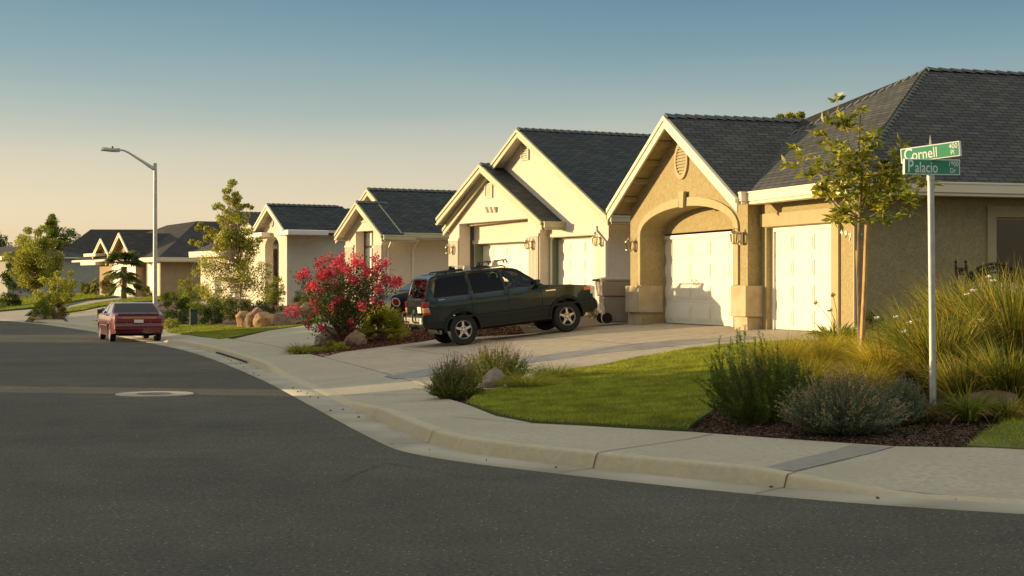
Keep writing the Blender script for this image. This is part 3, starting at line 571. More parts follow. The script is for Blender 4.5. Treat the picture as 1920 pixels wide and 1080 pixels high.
mb=MB(); column(mb,vS,h2.u(1011,vS),h2.u(993,vS),.2,h2.z(1000,442,vS)); mb.build('column','stucco_pale',H2,bevel=.006); mb=MB(); column(mb,vS,o1+.02,uW-.03,.2,h2.z(850,451,vS)); mb.build('column','stucco_pale',H2,bevel=.006)
def vent(par,fr,v,px0,px1,py0,py1,mt,arch=False):
    a,b=fr.u(px1,v),fr.u(px0,v); z0,z1=fr.z((px0+px1)/2,py1,v),fr.z((px0+px1)/2,py0,v); w=.06
    rr=(b-a)/2 if arch else 0; mb=MB(); inner=[(a,z0)]+([(a,z1-rr)]+arc(a,b,z1-rr,rr,8)[1:-1]+[(b,z1-rr)] if arch else [(a,z1),(b,z1)])+[(b,z0)]
    outer=[((a+b)/2+(q[0]-(a+b)/2)*(1+2*w/(b-a)),(z0+z1)/2+(q[1]-(z0+z1)/2)*(1+2*w/(z1-z0))) for q in inner]
    mb.wall(v-.05,v-.002,outer,[inner]); g=mb.build('gable_vent',mt,par); mb=MB(); mb.wall(v-.01,v-.003,inner); mb.build('vent_backing','jamb_sage',g); mb=MB(); n=7
    for i in range(n):
        zz=z0+(z1-rr*.6-z0)*(i+.2)/n; dzz=(z1-z0)/n*.75; mb.add([(v-.045,a,zz),(v-.045,b,zz),(v-.012,b,zz+dzz),(v-.012,a,zz+dzz)],[(0,1,2,3)])
    mb.build('louver',mt,g)
vent(H2,h2,0,980,991,266,297,'stucco_pale'); vent(H2,h2,vS,912,923,336,368,'stucco_pale',True)
mb=MB()
for px in(914,922,930): u_=h2.u(px,vS); zz=h2.z(px,388,vS); mb.prism([[(vS-.12,zz),(vS-.002,zz),(vS-.002,zz-.2),(vS-.06,zz-.16)]],u_-.07,u_+.07,lambda a,p:(p[0],a,p[1]))
mb.build('corbel','stucco_pale',H2)
lamp_px(h2,H2,997,459,vS-.052,.98); lamp_px(h2,H2,848,469,vS-.052,.98); lamp_px(h2,H2,1125,452,-.002,1.0)
gable(H2,'shingle_slate','trim_sage','stucco_cream',ub,(hb,hb),zb,pb,vfB,13,name='roof')
gable(H2,'shingle_slate','trim_sage','stucco_cream',us,(hsr,hsl),zs2,ps,vfs,.02,name='gable_roof')
mb=MB(); roofadd(mb,[(-.3,us,zs2),(3,us,zs2),(3,us+hsl,zs2-ps*hsl),(-.3,us+hsl,zs2-ps*hsl)]); mb.build('rear_slope',['shingle_slate','stucco_cream','trim_sage'],H2)
gutter(H2,[(vfs,.0,us-hsr-.12,us-hsr-.001,zs2-ps*hsr+.0),(vfB,13,ub-hb-.12,ub-hb-.001,zb-pb*hb),(vfs,10,us+hsl+.001,us+hsl+.12,zs2-ps*hsl)],'trim_sage')
downspout(H2,vS-.0+.35,uRr+.0,zsr-.1,'u','trim_white',kick=.3); downspout(H2,-.0,uN+.06,zbr-.25,'v','trim_white',kick=.35)
# ---- house 3 (number 447)
h3=Fr((757-960)/F*60.3,60.3,29,1.13); H3=h3.emp('gabled_house','cream house numbered 447 behind the pink bush, fluted columns under its small gable','house')
vfB=-.4; ub=h3.u(690.5,vfB); zb=h3.z(690.5,354,vfB); hb=ub-h3.u(756,vfB); zbr=h3.z(756,437,vfB); pb=(zb-zbr)/hb
uJ=h3.u(743,0); vS=h3.v(717.5,uJ); vS=max(-2.6,min(-.9,vS)); uRr=h3.u(717.5,vS); vfs=vS-.4
us=h3.u(669.6,vfs); zs2=h3.z(669.6,378.5,vfs); hsr=us-h3.u(717.5,vfs); zsr=h3.z(717.5,441,vfs); ps=(zs2-zsr)/hsr; hsl=h3.u(630,vfs)-us; uW=h3.u(648,vS)
print('h3',ub,zb,hb,pb,'vS',vS,'small',us,zs2,hsr,hsl,ps,uW)
mb=MB(); mb.wall(0,.25,[(0,-.3),(0,zb-pb*ub-.12),(ub,zb-.12),(ub+hb-.3,zb-pb*(hb-.3)-.12),(ub+hb-.3,-.3)]); mb.box(.25,14,.001,.2,-.3,zb-pb*ub-.15)
o0,o1=h3.u(700,vS),h3.u(667,vS); oz=h3.z(683,433,vS)
mb.wall(vS,vS+.35,[(uRr,-.3),(uRr,zsr-.1),(us,zs2-.12),(uW,zs2-ps*(uW-us)-.12),(uW,-.3),(o1,-.3),(o1,oz),(o0,oz),(o0,-.3)]); mb.box(vS+.35,0,uRr+.001,uRr+.2,-.3,2.6); mb.box(vS+.35,8,uW-.2,uW-.001,-.3,2.6)
mb.build('wall','stucco_pale',H3)
vI=vS+.5; mb=MB(); mb.box(vI,vI+.1,o0+.0,o1+.3,-.3,2.9); mb.build('entry_wall','stucco_cream',H3)
a,b=h3.u(699,vI),h3.u(686,vI); mb=MB(); mb.box(vI-.06,vI-.002,a,b,0,2.15); mb.box(vI-.06,vI-.002,a,b,2.25,2.75); mb.build('entry_door','trim_white',H3,bevel=.01)
mb=MB(); column(mb,vS,uRr+.02,h3.u(703,vS),.1,h3.z(710,459,vS)); mb.build('column','stucco_pale',H3,bevel=.006); mb=MB(); column(mb,vS,h3.u(664,vS),uW-.02,.1,h3.z(656,463,vS)); mb.build('column','stucco_pale',H3,bevel=.006); mb=MB(); mb.box(-.08,-.002,.0,h3.u(744,0),-.2,2.45); mb.build('pilaster','stucco_pale',H3,bevel=.006)
for ch,py in(('4',494),('4',502),('7',510)): u_=h3.u(750.5,-.08); text(ch,H3,(-.09,u_,h3.z(750.5,py,-.08)),VF,.19,'digit_black',.006,'house_number',bold=.004)
vent(H3,h3,vS,678,686,402,414,'stucco_pale',True)
gable(H3,'shingle_slate','trim_sage','stucco_pale',ub,(hb,hb),zb,pb,vfB,13); gable(H3,'shingle_slate','trim_sage','stucco_pale',us,(hsr,hsl),zs2,ps,vfs,-.02,name='gable_roof')
gutter(H3,[(vfs,0,us-hsr-.12,us-hsr-.001,zs2-ps*hsr),(vfB,13,ub-hb-.12,ub-hb-.001,zb-pb*hb),(vfs,6,us+hsl+.001,us+hsl+.12,zs2-ps*hsl)],'trim_sage')
downspout(H3,.35,.0,zbr-.2,'u','trim_white',kick=.5); downspout(H3,vS+.2,uRr,zsr-.1,'u','trim_white')
# ---- house 4
h4=Fr((568-960)/F*73,73,31,1.13); H4=h4.emp('gabled_house','pale house with arched window and flat white cornices right of the tall slim tree','house')
zE=h4.z(556,455,-.5); vP=-1.3; ua=h4.u(502,vP-.4); za=h4.z(502,383,vP-.4); ur=ua-h4.u(533,vP-.4); zr4=h4.z(533,430,vP-.4); p4=(za-zr4)/ur; ul=h4.u(474,vP-.4)-ua
print('h4',zE,ua,za,ur,p4,ul)
u0=h4.u(555,vP); q0,q1=h4.u(523,vP),h4.u(497,vP); zs=h4.z(523,462,vP); uw=h4.u(470,vP)
mb=MB(); mb.wall(vP,vP+.4,[(h4.u(538,vP),-.3),(h4.u(538,vP),zr4-.05),(ua,za-.12),(ua+ul-.2,za-p4*(ul-.2)-.1),(uw,zr4-.3),(uw,-.3),(q1,-.3),*arc(q0,q1,zs,.5)[::-1],(q0,-.3)])
mb.box(vP+.4,3,h4.u(538,vP)+.001,h4.u(538,vP)+.2,-.3,zr4-.2); mb.box(vP+.4,12,uw-.2,uw,-.3,zE-.2); 
mb.box(0,.2,0,h4.u(538,vP)+.2,-.3,zE-.2); mb.box(.2,13,.001,.2,-.3,zE-.2); mb.box(vP+.62,vP+.7,q0,q1,-.3,zs+.6); mb.build('wall','stucco_pale',H4)
mb=MB(); a,b=q0+.02,q0+.62; mb.box(vP+.55,vP+.618,a,b,.5,2.5); w4=mb.build('window','trim_white',H4); mb=MB(); mb.box(vP+.53,vP+.549,a+.08,b-.08,.6,1.6); mb.box(vP+.53,vP+.549,a+.08,b-.08,1.75,2.4); mb.build('window_glass','housewin',w4)
gable(H4,'shingle_slate','trim_cream','stucco_pale',ua,(ur,ul),za,p4,vP-.4,2,name='gable_roof')
uE4=-.5; zr_=h4.z(503,383,0); pm=.5; run=(za-zE)/.55; mb=MB(); roofadd(mb,[(-.5,uE4,zE),(15,uE4,zE),(15,uE4+run,za),(1.2,uE4+run,za),(-.5,uE4+1.2,zE+.66)]); roofadd(mb,[(-.5,uE4,zE),(-.5,uE4+run*2,zE),(1.2,uE4+run,za)]); roofadd(mb,[(-.5,uE4+2*run,zE),(15,uE4+2*run,zE),(15,uE4+run,za),(1.2,uE4+run,za)]); mb.build('roof',['shingle_dark','stucco_pale','trim_white'],H4)
caps(H4,[((1.2,uE4+run,za),(15,uE4+run,za))]); gutter(H4,[(-.6,13,uE4-.13,uE4,zE)],'trim_white',h=.2)
mb=MB(); c0,c1=h4.u(536,vP-.4),h4.u(519,vP-.4); cz=h4.z(530,441,vP-.4); mb.box(vP-.45,0.2,c0-.35,c1,cz,cz+.22); c2=h4.u(492,vP-.4); c3=h4.u(470,vP-.4); mb.box(vP-.45,vP+.6,c2,c3+.5,cz-.02,cz+.2); mb.build('cornice','trim_white',H4,bevel=.03)
vo=h4.u(510,vP); vz=h4.z(510,411,vP); mb=MB(); ell=[(vo+.25*math.cos(2*math.pi*i/16),vz+.38*math.sin(2*math.pi*i/16)) for i in range(16)]; mb.wall(vP-.05,vP-.002,ell); g_=mb.build('gable_vent','stucco_cream',H4); mb=MB()
for i in range(-3,4): mb.box(vP-.07,vP-.051,vo-.15,vo+.15,vz+i*.09-.025,vz+i*.09+.01)
mb.build('louver','trim_tan',g_); downspout(H4,2.2,0,zE-.2,'u','stucco_pale',kick=.5)
# ---- house 5 behind the slim tree
h5=Fr((493-960)/F*84,84,33,1.13); H5=h5.emp('gabled_house','white stucco house mostly hidden behind the tall slim tree, low eave at its left','house')
vP=0; ua=h5.u(446,-.4); za=h5.z(446,398,-.4); ul=h5.u(403,-.4)-ua; zl=h5.z(403,449,-.4); p5=(za-zl)/ul
print('h5',ua,za,ul,p5)
zE5=h5.z(370,472,-.6)
mb=MB(); mb.wall(0,.3,[(ua-ul+.3,-.3),(ua-ul+.3,zl-.05),(ua,za-.12),(ua+ul-.3,zl-.05),(ua+ul-.3,-.3)]); uL5=h5.u(376,0); mb.box(.0,.3,ua+ul-.3,uL5,-.3,zE5-.2); mb.box(.3,12,uL5-.2,uL5-.001,-.3,zE5-.2); mb.box(.3,12,ua-ul+.3,ua-ul+.5,-.3,zl-.2); mb.build('wall','stucco_pale',H5)
gable(H5,'shingle_dark','trim_cream','stucco_pale',ua,ul,za,p5,-.4,12)
uZ=h5.u(356,-.6); mb=MB(); ridge=zE5+.6*2.2; roofadd(mb,[(-.5,ua+ul*.4,zE5),(-.5,uZ,zE5),(1.9,uZ-2.2,ridge),(1.9,ua+ul*.4,ridge)]); roofadd(mb,[(-.5,uZ,zE5),(10,uZ,zE5),(10,uZ-2.2,ridge),(1.9,uZ-2.2,ridge)]); mb.build('hip_roof',['shingle_dark','stucco_pale','trim_cream'],H5)
gutter(H5,[(-.63,-.5,ua+ul*.6,uZ+.1,zE5)],'trim_cream',h=.25)
# ---- house 6 (brown, twin gables, behind the palm)
h6=Fr((304-960)/F*101,101,35,1.13); H6=h6.emp('gabled_house','brown stucco house with two small steep gables and a hip roof behind the palm','house')
zE=h6.zu(483,0,0)
def gab6(pa,ya,pl,yl,pr,v,vb):
    u_=h6.u(pa,v-.4); z_=h6.z(pa,ya,v-.4); l_=h6.u(pl,v-.4)-u_; zl_=h6.z(pl,yl,v-.4); p_=(z_-zl_)/l_
    r_=min(l_,u_-h6.u(pr,v-.4)) if pr else l_
    return u_,z_,l_,p_,r_
mb=MB(); vA=-.57; A=gab6(224,436,199,491,253,vA,6); B=gab6(189.5,447,174,479,206,vA+.5,6); print('h6',zE,A,B)
for (u_,z_,l_,p_,r_),v in((A,vA),(B,vA+.5)):
    l2=l_*.85; mb.wall(v,v+.3,[(u_-l2,-.3),(u_-l2,z_-p_*l2-.1),(u_,z_-.12),(u_+l2,z_-p_*l2-.1),(u_+l2,-.3)]); mb.box(v+.3,2,u_-l2+.001,u_-l2+.2,-.3,z_-p_*l2-.2)
mb.box(0,.2,0,A[0],-.3,zE-.15); mb.box(.2,12,.001,.2,-.3,zE-.15); mb.box(.3,10,B[0]+B[2]-.2,B[0]+B[2],-.3,zE-.3); mb.build('wall','stucco_brown',H6)
for (u_,z_,l_,p_,r_),v,nm in((A,vA,'gable_roof'),(B,vA+.5,'gable_roof')): gable(H6,'shingle_far','trim_cream','stucco_brown',u_,l_,z_,p_,v-.4,v+7,name=nm,cap=False)
uE6=-.6; run=5.2; zt6=h6.zu(414,3.6,uE6+run); print('h6 ridge',zt6,(zt6-zE)/run); sl6=(zt6-zE)/run
mb=MB(); zR6=zt6; roofadd(mb,[(-.5,uE6,zE),(15,uE6,zE),(15,uE6+run,zR6),(4.4,uE6+run,zR6)]); roofadd(mb,[(-.5,uE6,zE),(4.4,uE6+run,zR6),(3.6,uE6+2*run-2,zR6-.2),(-.5,uE6+3*run,zE)]); roofadd(mb,[(15,uE6+run,zR6),(4.4,uE6+run,zR6),(3.6,uE6+2*run-2,zR6-.2),(-.5,uE6+3*run,zE),(15,uE6+3*run,zE)]); mb.build('roof',['shingle_far','stucco_brown','trim_cream'],H6)
gutter(H6,[(-.65,-.5,uE6-.1,A[0]-A[2],zE),(-.5,14,uE6-.13,uE6,zE)],'trim_cream',h=.22)
cz=h6.z(172,481,vA); mb=MB(); mb.box(vA-.2,vA+1.2,h6.u(184,vA),h6.u(162,vA),cz,cz+.2); cz=h6.z(172,497,vA); mb.box(vA-.2,vA+1.5,h6.u(184,vA),h6.u(156,vA),cz,cz+.22); mb.build('cornice','trim_cream',H6)
garage_door(H6,vA-.06,h6.u(256,vA),h6.u(214,vA),2.3,cols=4); garage_door(H6,-.08,h6.u(301,0),h6.u(280,0),2.3,cols=2)
mb=MB(); 
mb.box(-.12,-.002,0,.42,-.2,zE-.25)
mb.build('pillar','stone_tan',H6,bevel=.02); downspout(H6,2.,0,zE-.2,'u','trim_cream',kick=.5)
# ---- house 7 (blue grey side wall, far)
h7=Fr((100-960)/F*158,158,4,1.13); H7=h7.emp('hip_roofed_house','far grey-blue house with broad dark hip roof left of the brown twin-gabled house','house')
zE=h7.zu(498,0,0); rid=h7.zu(430,0,5); vr=h7.v(170,5); 
mb=MB(); mb.box(0,20,0,.2,-1.2,zE-.1); mb.box(0,.2,.2,10,-1.2,zE-.1); mb.build('wall','stucco_blue',H7)
mb=MB(); roofadd(mb,[(-1,-.6,zE),(22,-.6,zE),(22,5,rid),(vr,5,rid)]); roofadd(mb,[(-1,-.6,zE),(vr,5,rid),(-1,10.6,zE)]); roofadd(mb,[(-1,10.6,zE),(22,10.6,zE),(22,5,rid),(vr,5,rid)]); mb.build('roof',['shingle_far','stucco_blue','trim_white'],H7)
gutter(H7,[(-1,20,-.75,-.6,zE)],'stucco_blue',h=.3); 
mb=MB(); 
for px in(147,176): v_=h7.v(px,0); mb.box(v_-.3,v_+.3,-.08,-.002,-1,zE-.2)
mb.build('pilaster','stucco_blue',H7); v_=h7.v(162,0); mb=MB(); mb.lathe([(.1,-.25),(.14,.1),(.05,.25),(0,.3)],(v_,-.2,1.9),8); mb.build('wall_lamp','black_iron',H7)
uq=h7.u(34,-2); mb=MB(); zq=zE+.1; mb.box(-3.4,-1.05,-.2,.2,zq-.5,zq); mb.build('cornice','trim_cream',H7)
# ---- house 8 (left edge)
h8=Fr((14-960)/F*150,150,40,1.13); H8=h8.emp('hip_roofed_house','farthest left house cut by the photo edge, shaded slate wall under a pale roof','house')
zE=h8.z(10,481,0); mb=MB(); mb.box(0,.2,0,14,-1.5,zE-.2); mb.box(.2,10,0,.2,-1.5,zE-.2); mb.build('wall','stucco_blue',H8)
mb=MB(); roofadd(mb,[(-.5,-.5,zE),(-.5,14,zE),(3,9,zE+1.1),(3,3,zE+1.1)]); roofadd(mb,[(-.5,-.5,zE),(10,-.5,zE),(3,3,zE+1.1)]); mb.build('roof',['shingle_dark','trim_cream','trim_cream'],H8); gutter(H8,[(-.65,-.5,-.6,14,zE)],'trim_cream',h=.3)
# ---------------------------------------------------------------- houses across the street: they throw the long evening shade
def qp(p,q): return (p*.982+q*.189,-p*.189+q*.982)
for q0_,q1_,p_,zr_,lab in((4.,25.1,-32,4.22,'long gabled house across the street, nearest the corner'),(-24,2.4,-33,4.7,'gabled house across the street behind the corner'),(26.6,48.0,-42,4.1,'low gabled house across the street, second from the corner'),(55.0,77,-62,3.7,'gabled house across the street, third from the corner'),(79,100,-84,3.9,'gabled house across the street, fourth from the corner')):
    c=qp(p_,(q0_+q1_)/2); th_=math.atan2(-.189,.982); e=empty('gabled_house',(c[0],c[1],0),th_,lab,'house','houses across the street'); L_=(q1_-q0_)/2
    mb=MB(); w=4.5; mb.wall(0,0,[(0,0)]) if 0 else None
    ze=zr_-w*.5; mb.prism([[(-w,-.2),(w,-.2),(w,ze),(0,zr_-.1),(-w,ze)]],-L_+.25,L_-.25,lambda a,p:(p[0],a,p[1])); mb.build('wall','stucco_cream',e)
    mb=MB(); roofadd(mb,[(0,-L_,zr_),(0,L_,zr_),(w+.6,L_,ze-.3),(w+.6,-L_,ze-.3)]); roofadd(mb,[(0,-L_,zr_),(0,L_,zr_),(-w-.6,L_,ze-.3),(-w-.6,-L_,ze-.3)]); mb.build('roof',['shingle_dark','trim_cream','trim_cream'],e)
    mb=MB(); mb.box(w+.01,w+.06,-2.6,2.6,0,2.2); mb.build('garage_door','door_white',e)
# ---------------------------------------------------------------- drives, lawns
wallbase=[h1.W(vG-.05,uL+.1)[:2],h1.W(vG-.05,uo1)[:2],h1.W(vD+.1,uo1)[:2],h1.W(vD+.1,uo0)[:2],h1.W(vG,uo0)[:2],h1.W(vG,uR)[:2],h1.W(.0,uR)[:2],h1.W(.2,e1)[:2],h1.W(.2,e0)[:2],h1.W(0,e0)[:2],h1.W(-.05,uC-.3)[:2]]
dr1=[tuple(p) for p in offc(2.12,LA,LB,1.)]+Gp([(640,661),(700,653),(817,637)])+[h1.W(-3.,uL+.55)[:2]]+wallbase+[h1.W(-1.6,uC-.3)[:2]]+Gp([(1420,643),(1353,647.5),(1291,656),(1200,672),(1090,692),(1010,712),(940,728)])
drv=sheet('driveway',dr1,'concrete_drive',off=.006,sp=.5,**ST)
strips('joint',[(h1.W(-6.2,ud0-5)[:2],h1.W(-6.2,uL+.2)[:2]),(h1.W(-3.1,uC)[:2],h1.W(-3.1,uL+.2)[:2]),(h1.W(-.8,(uR+uo0)/2)[:2],h1.W(-7.5,(uR+uo0)/2)[:2])],.016,'joint',.010,drv,**ST)
# darker, greyer streak laid over the drive, wavy along both edges
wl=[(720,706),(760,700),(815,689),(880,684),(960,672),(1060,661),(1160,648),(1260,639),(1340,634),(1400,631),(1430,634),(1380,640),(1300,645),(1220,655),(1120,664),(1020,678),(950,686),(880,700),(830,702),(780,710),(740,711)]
sheet('drive_streak',Gp(wl),'drive_streak',off=.010,sp=.4,skirt=.001,**ST)
dr2=[tuple(p) for p in offc(2.12,LC,LD,1.)]+Gp([(505,620),(605,603),(690,590)])+[h2.W(vfs*.0-1.0,h2.u(880,-.3)+.4)[:2],h2.W(.32,h2.u(880,-.3)+.4)[:2],h2.W(.32,uN+8*0-.1)[:2],h2.W(-3,uN-.2)[:2]]+Gp([(770,607),(650,628)])
sheet('driveway',dr2,'concrete',off=.006,sp=.6,**ST)
lawn1=Gp([(878,755),(890,746),(940,730),(1010,712),(1090,692),(1200,672),(1291,657),(1353,648.5),(1420,644),(1500,640),(1460,665),(1410,690),(1370,740),(1330,775),(1292,802),(1180,798.5),(1100,794),(1000,788.5),(930,774)])
lawn2=Gp([(312,623),(360,629),(410,636),(505,619),(605,602.5),(600,596),(560,604),(507,612),(433,612),(380,608),(335,612)])
lawn3=Gp([(1812,838),(1850,812),(1885,795),(1919,782)])+[(9.5,18.5),(11,16.2)]+[tuple(p) for p in offc(2.65,26,36,2.)]
grounds=[sheet('lawn',lawn1,'lawn_base',off=.014,sp=.4,skirt=.05,**ST),sheet('lawn',lawn2,'lawn_base',off=.014,sp=.6,skirt=.05,**ST),sheet('lawn',lawn3,'lawn_base',off=.014,sp=.4,skirt=.05,**ST)]
isl=[tuple(p) for p in offc(2.12,LB,LC,.5)]+Gp([(650,628),(770,607)])+[h2.W(-3,uN-.2)[:2]]+[h1.W(-3.,uL+.55)[:2]]+Gp([(817,637),(700,653),(640,661)])
sheet('planting_bed',Gp([(46,604),(60,590),(118,588),(128,603),(90,607)]),'mulch',off=.02,sp=1.5,**ST)
sheet('planting_bed',isl,'redmulch',off=.012,sp=.5,**ST)
sheet('driveway',Gp([(100,604),(75,600),(122,588),(190,576),(262,568),(300,572),(240,588),(158,604)]),'concrete',off=.004,sp=1.5,**ST)
sheet('lawn',Gp([(118,587),(185,575.5),(300,563),(330,562),(330,557),(260,560),(200,566),(130,578)]),'lawn_base',off=.03,sp=1.5,**ST)
sheet('driveway',Gp([(120,583),(130,574),(165,565),(215,559),(285,556),(285,560),(210,566),(130,578)]),'concrete_drive',off=.004,sp=1.5,**ST)
lf=Gp([(60,577),(110,570),(160,561),(230,556),(150,551),(60,556),(0,560),(-60,570),(-60,590),(0,583)])
sheet('lawn',lf,'lawn_base',off=.03,sp=3,**ST)
sheet('driveway',Gp([(-60,606),(0,599),(45,592),(60,580),(0,585),(-60,592)]),'concrete_drive',off=.004,sp=2,**ST)
sheet('driveway',Gp([(330,575),(385,570),(470,562),(470,557),(385,564),(325,570)]),'concrete_drive',off=.004,sp=2,**ST)

mb=MB()
for pth,w in (([(640,905),(720,868),(800,880),(905,900),(1010,893)],.010),([(0,782),(180,772),(420,768),(640,771)],.014),([(60,690),(200,684),(330,686),(440,700)],.02)):
    P=[np.array(g0(*q)) for q in pth]; Q=[]
    for a,b in zip(P,P[1:]):
        for t in np.linspace(0,1,26)[:-1]: Q.append(a+(b-a)*t+rng.normal(size=2)*.022)
    V=[]
    for i,q in enumerate(Q):
        d=Q[min(i+1,len(Q)-1)]-Q[max(0,i-1)]; d=d/np.hypot(*d); n_=np.array([d[1],-d[0]])*w*rng.uniform(.2,1); V+=[(*(q+n_),.003),(*(q-n_),.003)]
    mb.add(V,[(2*i,2*i+1,2*i+3,2*i+2) for i in range(len(Q)-1)])
mb.build('road_crack','tar',**ST)
# ================================================================ vehicles
def arch_pts(cx,r,z0,n=12,cz=None):
    cz=cz if cz is not None else r-.07; a0=math.asin(min(1,(z0-cz)/r)) if z0>cz else 0
    return [(cx+r*math.cos(a),cz+r*math.sin(a)) for a in np.linspace(a0,math.pi-a0,n)]
def carbody(out,holes,wf,skip,sp=.13):
    V,T,loops=tri(out,holes,sp=sp,minclear=.5); n=len(V); mb=MB()
    w=np.array([wf(x,z) for x,z in V])
    mb.add(np.r_[np.c_[V[:,0],w,V[:,1]],np.c_[V[:,0],-w,V[:,1]]],[tuple(t) for t in T]+[tuple(n+i for i in t[::-1]) for t in T])
    l=loops[0]; m=len(l); ys=[1,.86,.5,0,-.5,-.86,-1]
    W=np.array([wf(x,z) for x,z in l]); crown=lambda k:0
    rows=[np.c_[l[:,0],W*y,l[:,1]] for y in ys]; fs=[]
    for i in range(m):
        j=(i+1)%m; mid=(l[i]+l[j])/2
        for r in range(6):
            if skip(mid) and 0<r<5: continue
            fs.append((r*m+i,r*m+j,(r+1)*m+j,(r+1)*m+i))
    mb.add(np.concatenate(rows),fs); return mb
def weld(o,d=.001):
    import bmesh; b=bmesh.new(); b.from_mesh(o.data); bmesh.ops.remove_doubles(b,verts=b.verts,dist=d); bmesh.ops.recalc_face_normals(b,faces=b.faces)
    loose=[v for v in b.verts if not v.link_faces]; bmesh.ops.delete(b,geom=loose); b.to_mesh(o.data); b.free()
def ribbon(mb,path,wf,w=.012,off=.004,side=1,m=0):
    P=[];
    for (a,b) in zip(path,path[1:]):
        k=max(1,int(math.hypot(b[0]-a[0],b[1]-a[1])/.1))
        P+=[(a[0]+(b[0]-a[0])*i/k,a[1]+(b[1]-a[1])*i/k) for i in range(k)]
    P.append(path[-1]); V=[]
    for i,p in enumerate(P):
        a=P[max(0,i-1)];b=P[min(len(P)-1,i+1)]; dx,dz=b[0]-a[0],b[1]-a[1]; L=math.hypot(dx,dz) or 1; nx,nz=-dz/L*w/2,dx/L*w/2
        for s in(1,-1):
            x,z=p[0]+nx*s,p[1]+nz*s; V.append((x,side*(wf(x,z)+off),z))
    mb.add(V,[(2*i,2*i+1,2*i+3,2*i+2) for i in range(len(P)-1)],m)
def panel(mb,poly,wf,off,side=1,sp=.15,m=0):
    V,T,_=tri(poly,sp=sp,minclear=.5); mb.add([(x,side*(wf(x,z)+off),z) for x,z in V],[tuple(t) for t in T],m)
def wheel(par,x,y,r,w,side,rimr,star=True,rimmat='alloy'):
    e=MB(); e.lathe([(rimr,-w/2),(r*.93,-w/2),(r*.985,-w*.36),(r,-w*.2),(r,w*.2),(r*.985,w*.36),(r*.93,w/2),(rimr,w/2),(rimr-.01,w/2-.02)],(x,y,r),36,'y')
    t=e.build('wheel','rubber',par,smooth=1)
    b=MB(); yo=y+side*(w/2-.05); b.lathe([(0,0),(rimr,0)],(x,yo-side*.02,r),24,'y'); b.build('brake_drum','dark_interior',t)
    b=MB(); b.lathe([(rimr*1.0,side*.045),(rimr*.97,side*.05),(rimr*.9,side*.03),(rimr*.87,-.0)],(x,yo,r),32,'y')
    yf=yo+side*.03
    if star:
        for k in range(5):
            a=2*math.pi*k/5+.3; P=[]
            for rr,da in((.30,.45),(.88,.13),(.88,-.13),(.30,-.45)): P.append((x+rimr*rr*math.cos(a+da),r+rimr*rr*math.sin(a+da)))
            b.prism([P],yf-side*.02,yf,lambda q,p:(p[0],q,p[1]))
            P=[(x+rimr*.87*math.cos(a+d),r+rimr*.87*math.sin(a+d)) for d in(-.13,.13)]+[(x+rimr*.5*math.cos(a+.62),r+rimr*.5*math.sin(a+.62))]
        b.lathe([(0,0),(rimr*.42,0),(rimr*.44,-side*.02)],(x,yf+side*.002,r),20,'y')
    else:
        b.lathe([(0,0),(rimr*.5,side*.0),(rimr*.9,-side*.01)],(x,yf,r),24,'y')
    o=b.build('rim',rimmat,t,smooth=1)
    b=MB()
    if star:
        for k in range(5):
            a=2*math.pi*k/5+.3+math.pi/5; b.lathe([(0,0),(.018,0)],(x+rimr*.26*math.cos(a),yf+side*.006,r+rimr*.26*math.sin(a)),10,'y')
    else:
        for k in range(8):
            a=2*math.pi*k/8; b.lathe([(0,0),(.014,0)],(x+rimr*.7*math.cos(a),yf+side*.003,r+rimr*.7*math.sin(a)),8,'y')
    b.build('lug_hole','dark_interior',o); return t
def place_car(name,label,cat,x,y,deg,lw):
    """x,y = world point of the rear axle centre; heading deg"""
    d=(math.cos(R(deg)),math.sin(R(deg))); z0=float(hgt(x,y)); z1=float(hgt(x+d[0]*lw,y+d[1]*lw)); return empty(name,(x,y,z0),0,label,cat,rot=(0,-math.atan2(z1-z0,lw),R(deg))),z0,z1
# ---------------- the dark green SUV.  local x forward from rear axle
AX=.98
def wf(x,z):
    w=.865+.025*math.exp(-((z-.95)/.25)**2); w-=.105*max(0,min(1,(z-1.10)/.56))**1.15
    w-=.07*max(0,min(1,(.6-x)/.6))**2+.16*max(0,min(1,(x-3.75)/.75))**2; return w
out=[(.02,.52),(.0,.60),(.0,.74),(.035,.78),(.05,.79),(.055,.95),(.085,1.10),(.12,1.18),(.27,1.585),(.34,1.64),(.5,1.665),(1.3,1.685),(2.15,1.67),(2.42,1.625),(2.52,1.59),(3.12,1.17),(3.22,1.145),(3.8,1.10),(4.25,1.03),(4.36,.98),(4.43,.86),(4.44,.72),(4.5,.70),(4.52,.62),(4.5,.46),(4.36,.40)]
out+=arch_pts(3.67,.43,.40,cz=.36)+[(3.18,.36),(1.5,.36)]+arch_pts(AX,.43,.40,cz=.36)+[(.45,.46),(.1,.48)]
W1=[(.31,1.16),(.43,1.55),(.52,1.585),(1.15,1.595),(1.21,1.15)]; W2=[(1.31,1.15),(1.25,1.60),(1.98,1.60),(2.12,1.155)]; W3=[(2.22,1.155),(2.08,1.595),(2.38,1.565),(2.50,1.52),(2.96,1.20),(2.95,1.17)]
sk=lambda p:(2.53<p[0]<3.10 and p[1]>1.19) or (.125<p[0]<.262 and 1.2<p[1]<1.575)
sx_,sy_=G(862,651)[:2]; hd=18.4
px_=(math.cos(R(hd)),math.sin(R(hd))); cx,cy=sx_+px_[0]*.27,sy_+px_[1]*.27; nx_=(-px_[1],px_[0])
SU,za_,zb_=place_car('parked_suv','dark green boxy SUV with roof rack parked nose-in on the driveway of the nearest house','suv',cx+nx_[0]*1.28,cy+nx_[1]*1.28,hd,2.69)
SU.scale=(.985,1,1.045)
bd=carbody(out,[W1,W2,W3],wf,sk); bo=bd.build('body',['paint_green','clad_green'],SU); weld(bo)
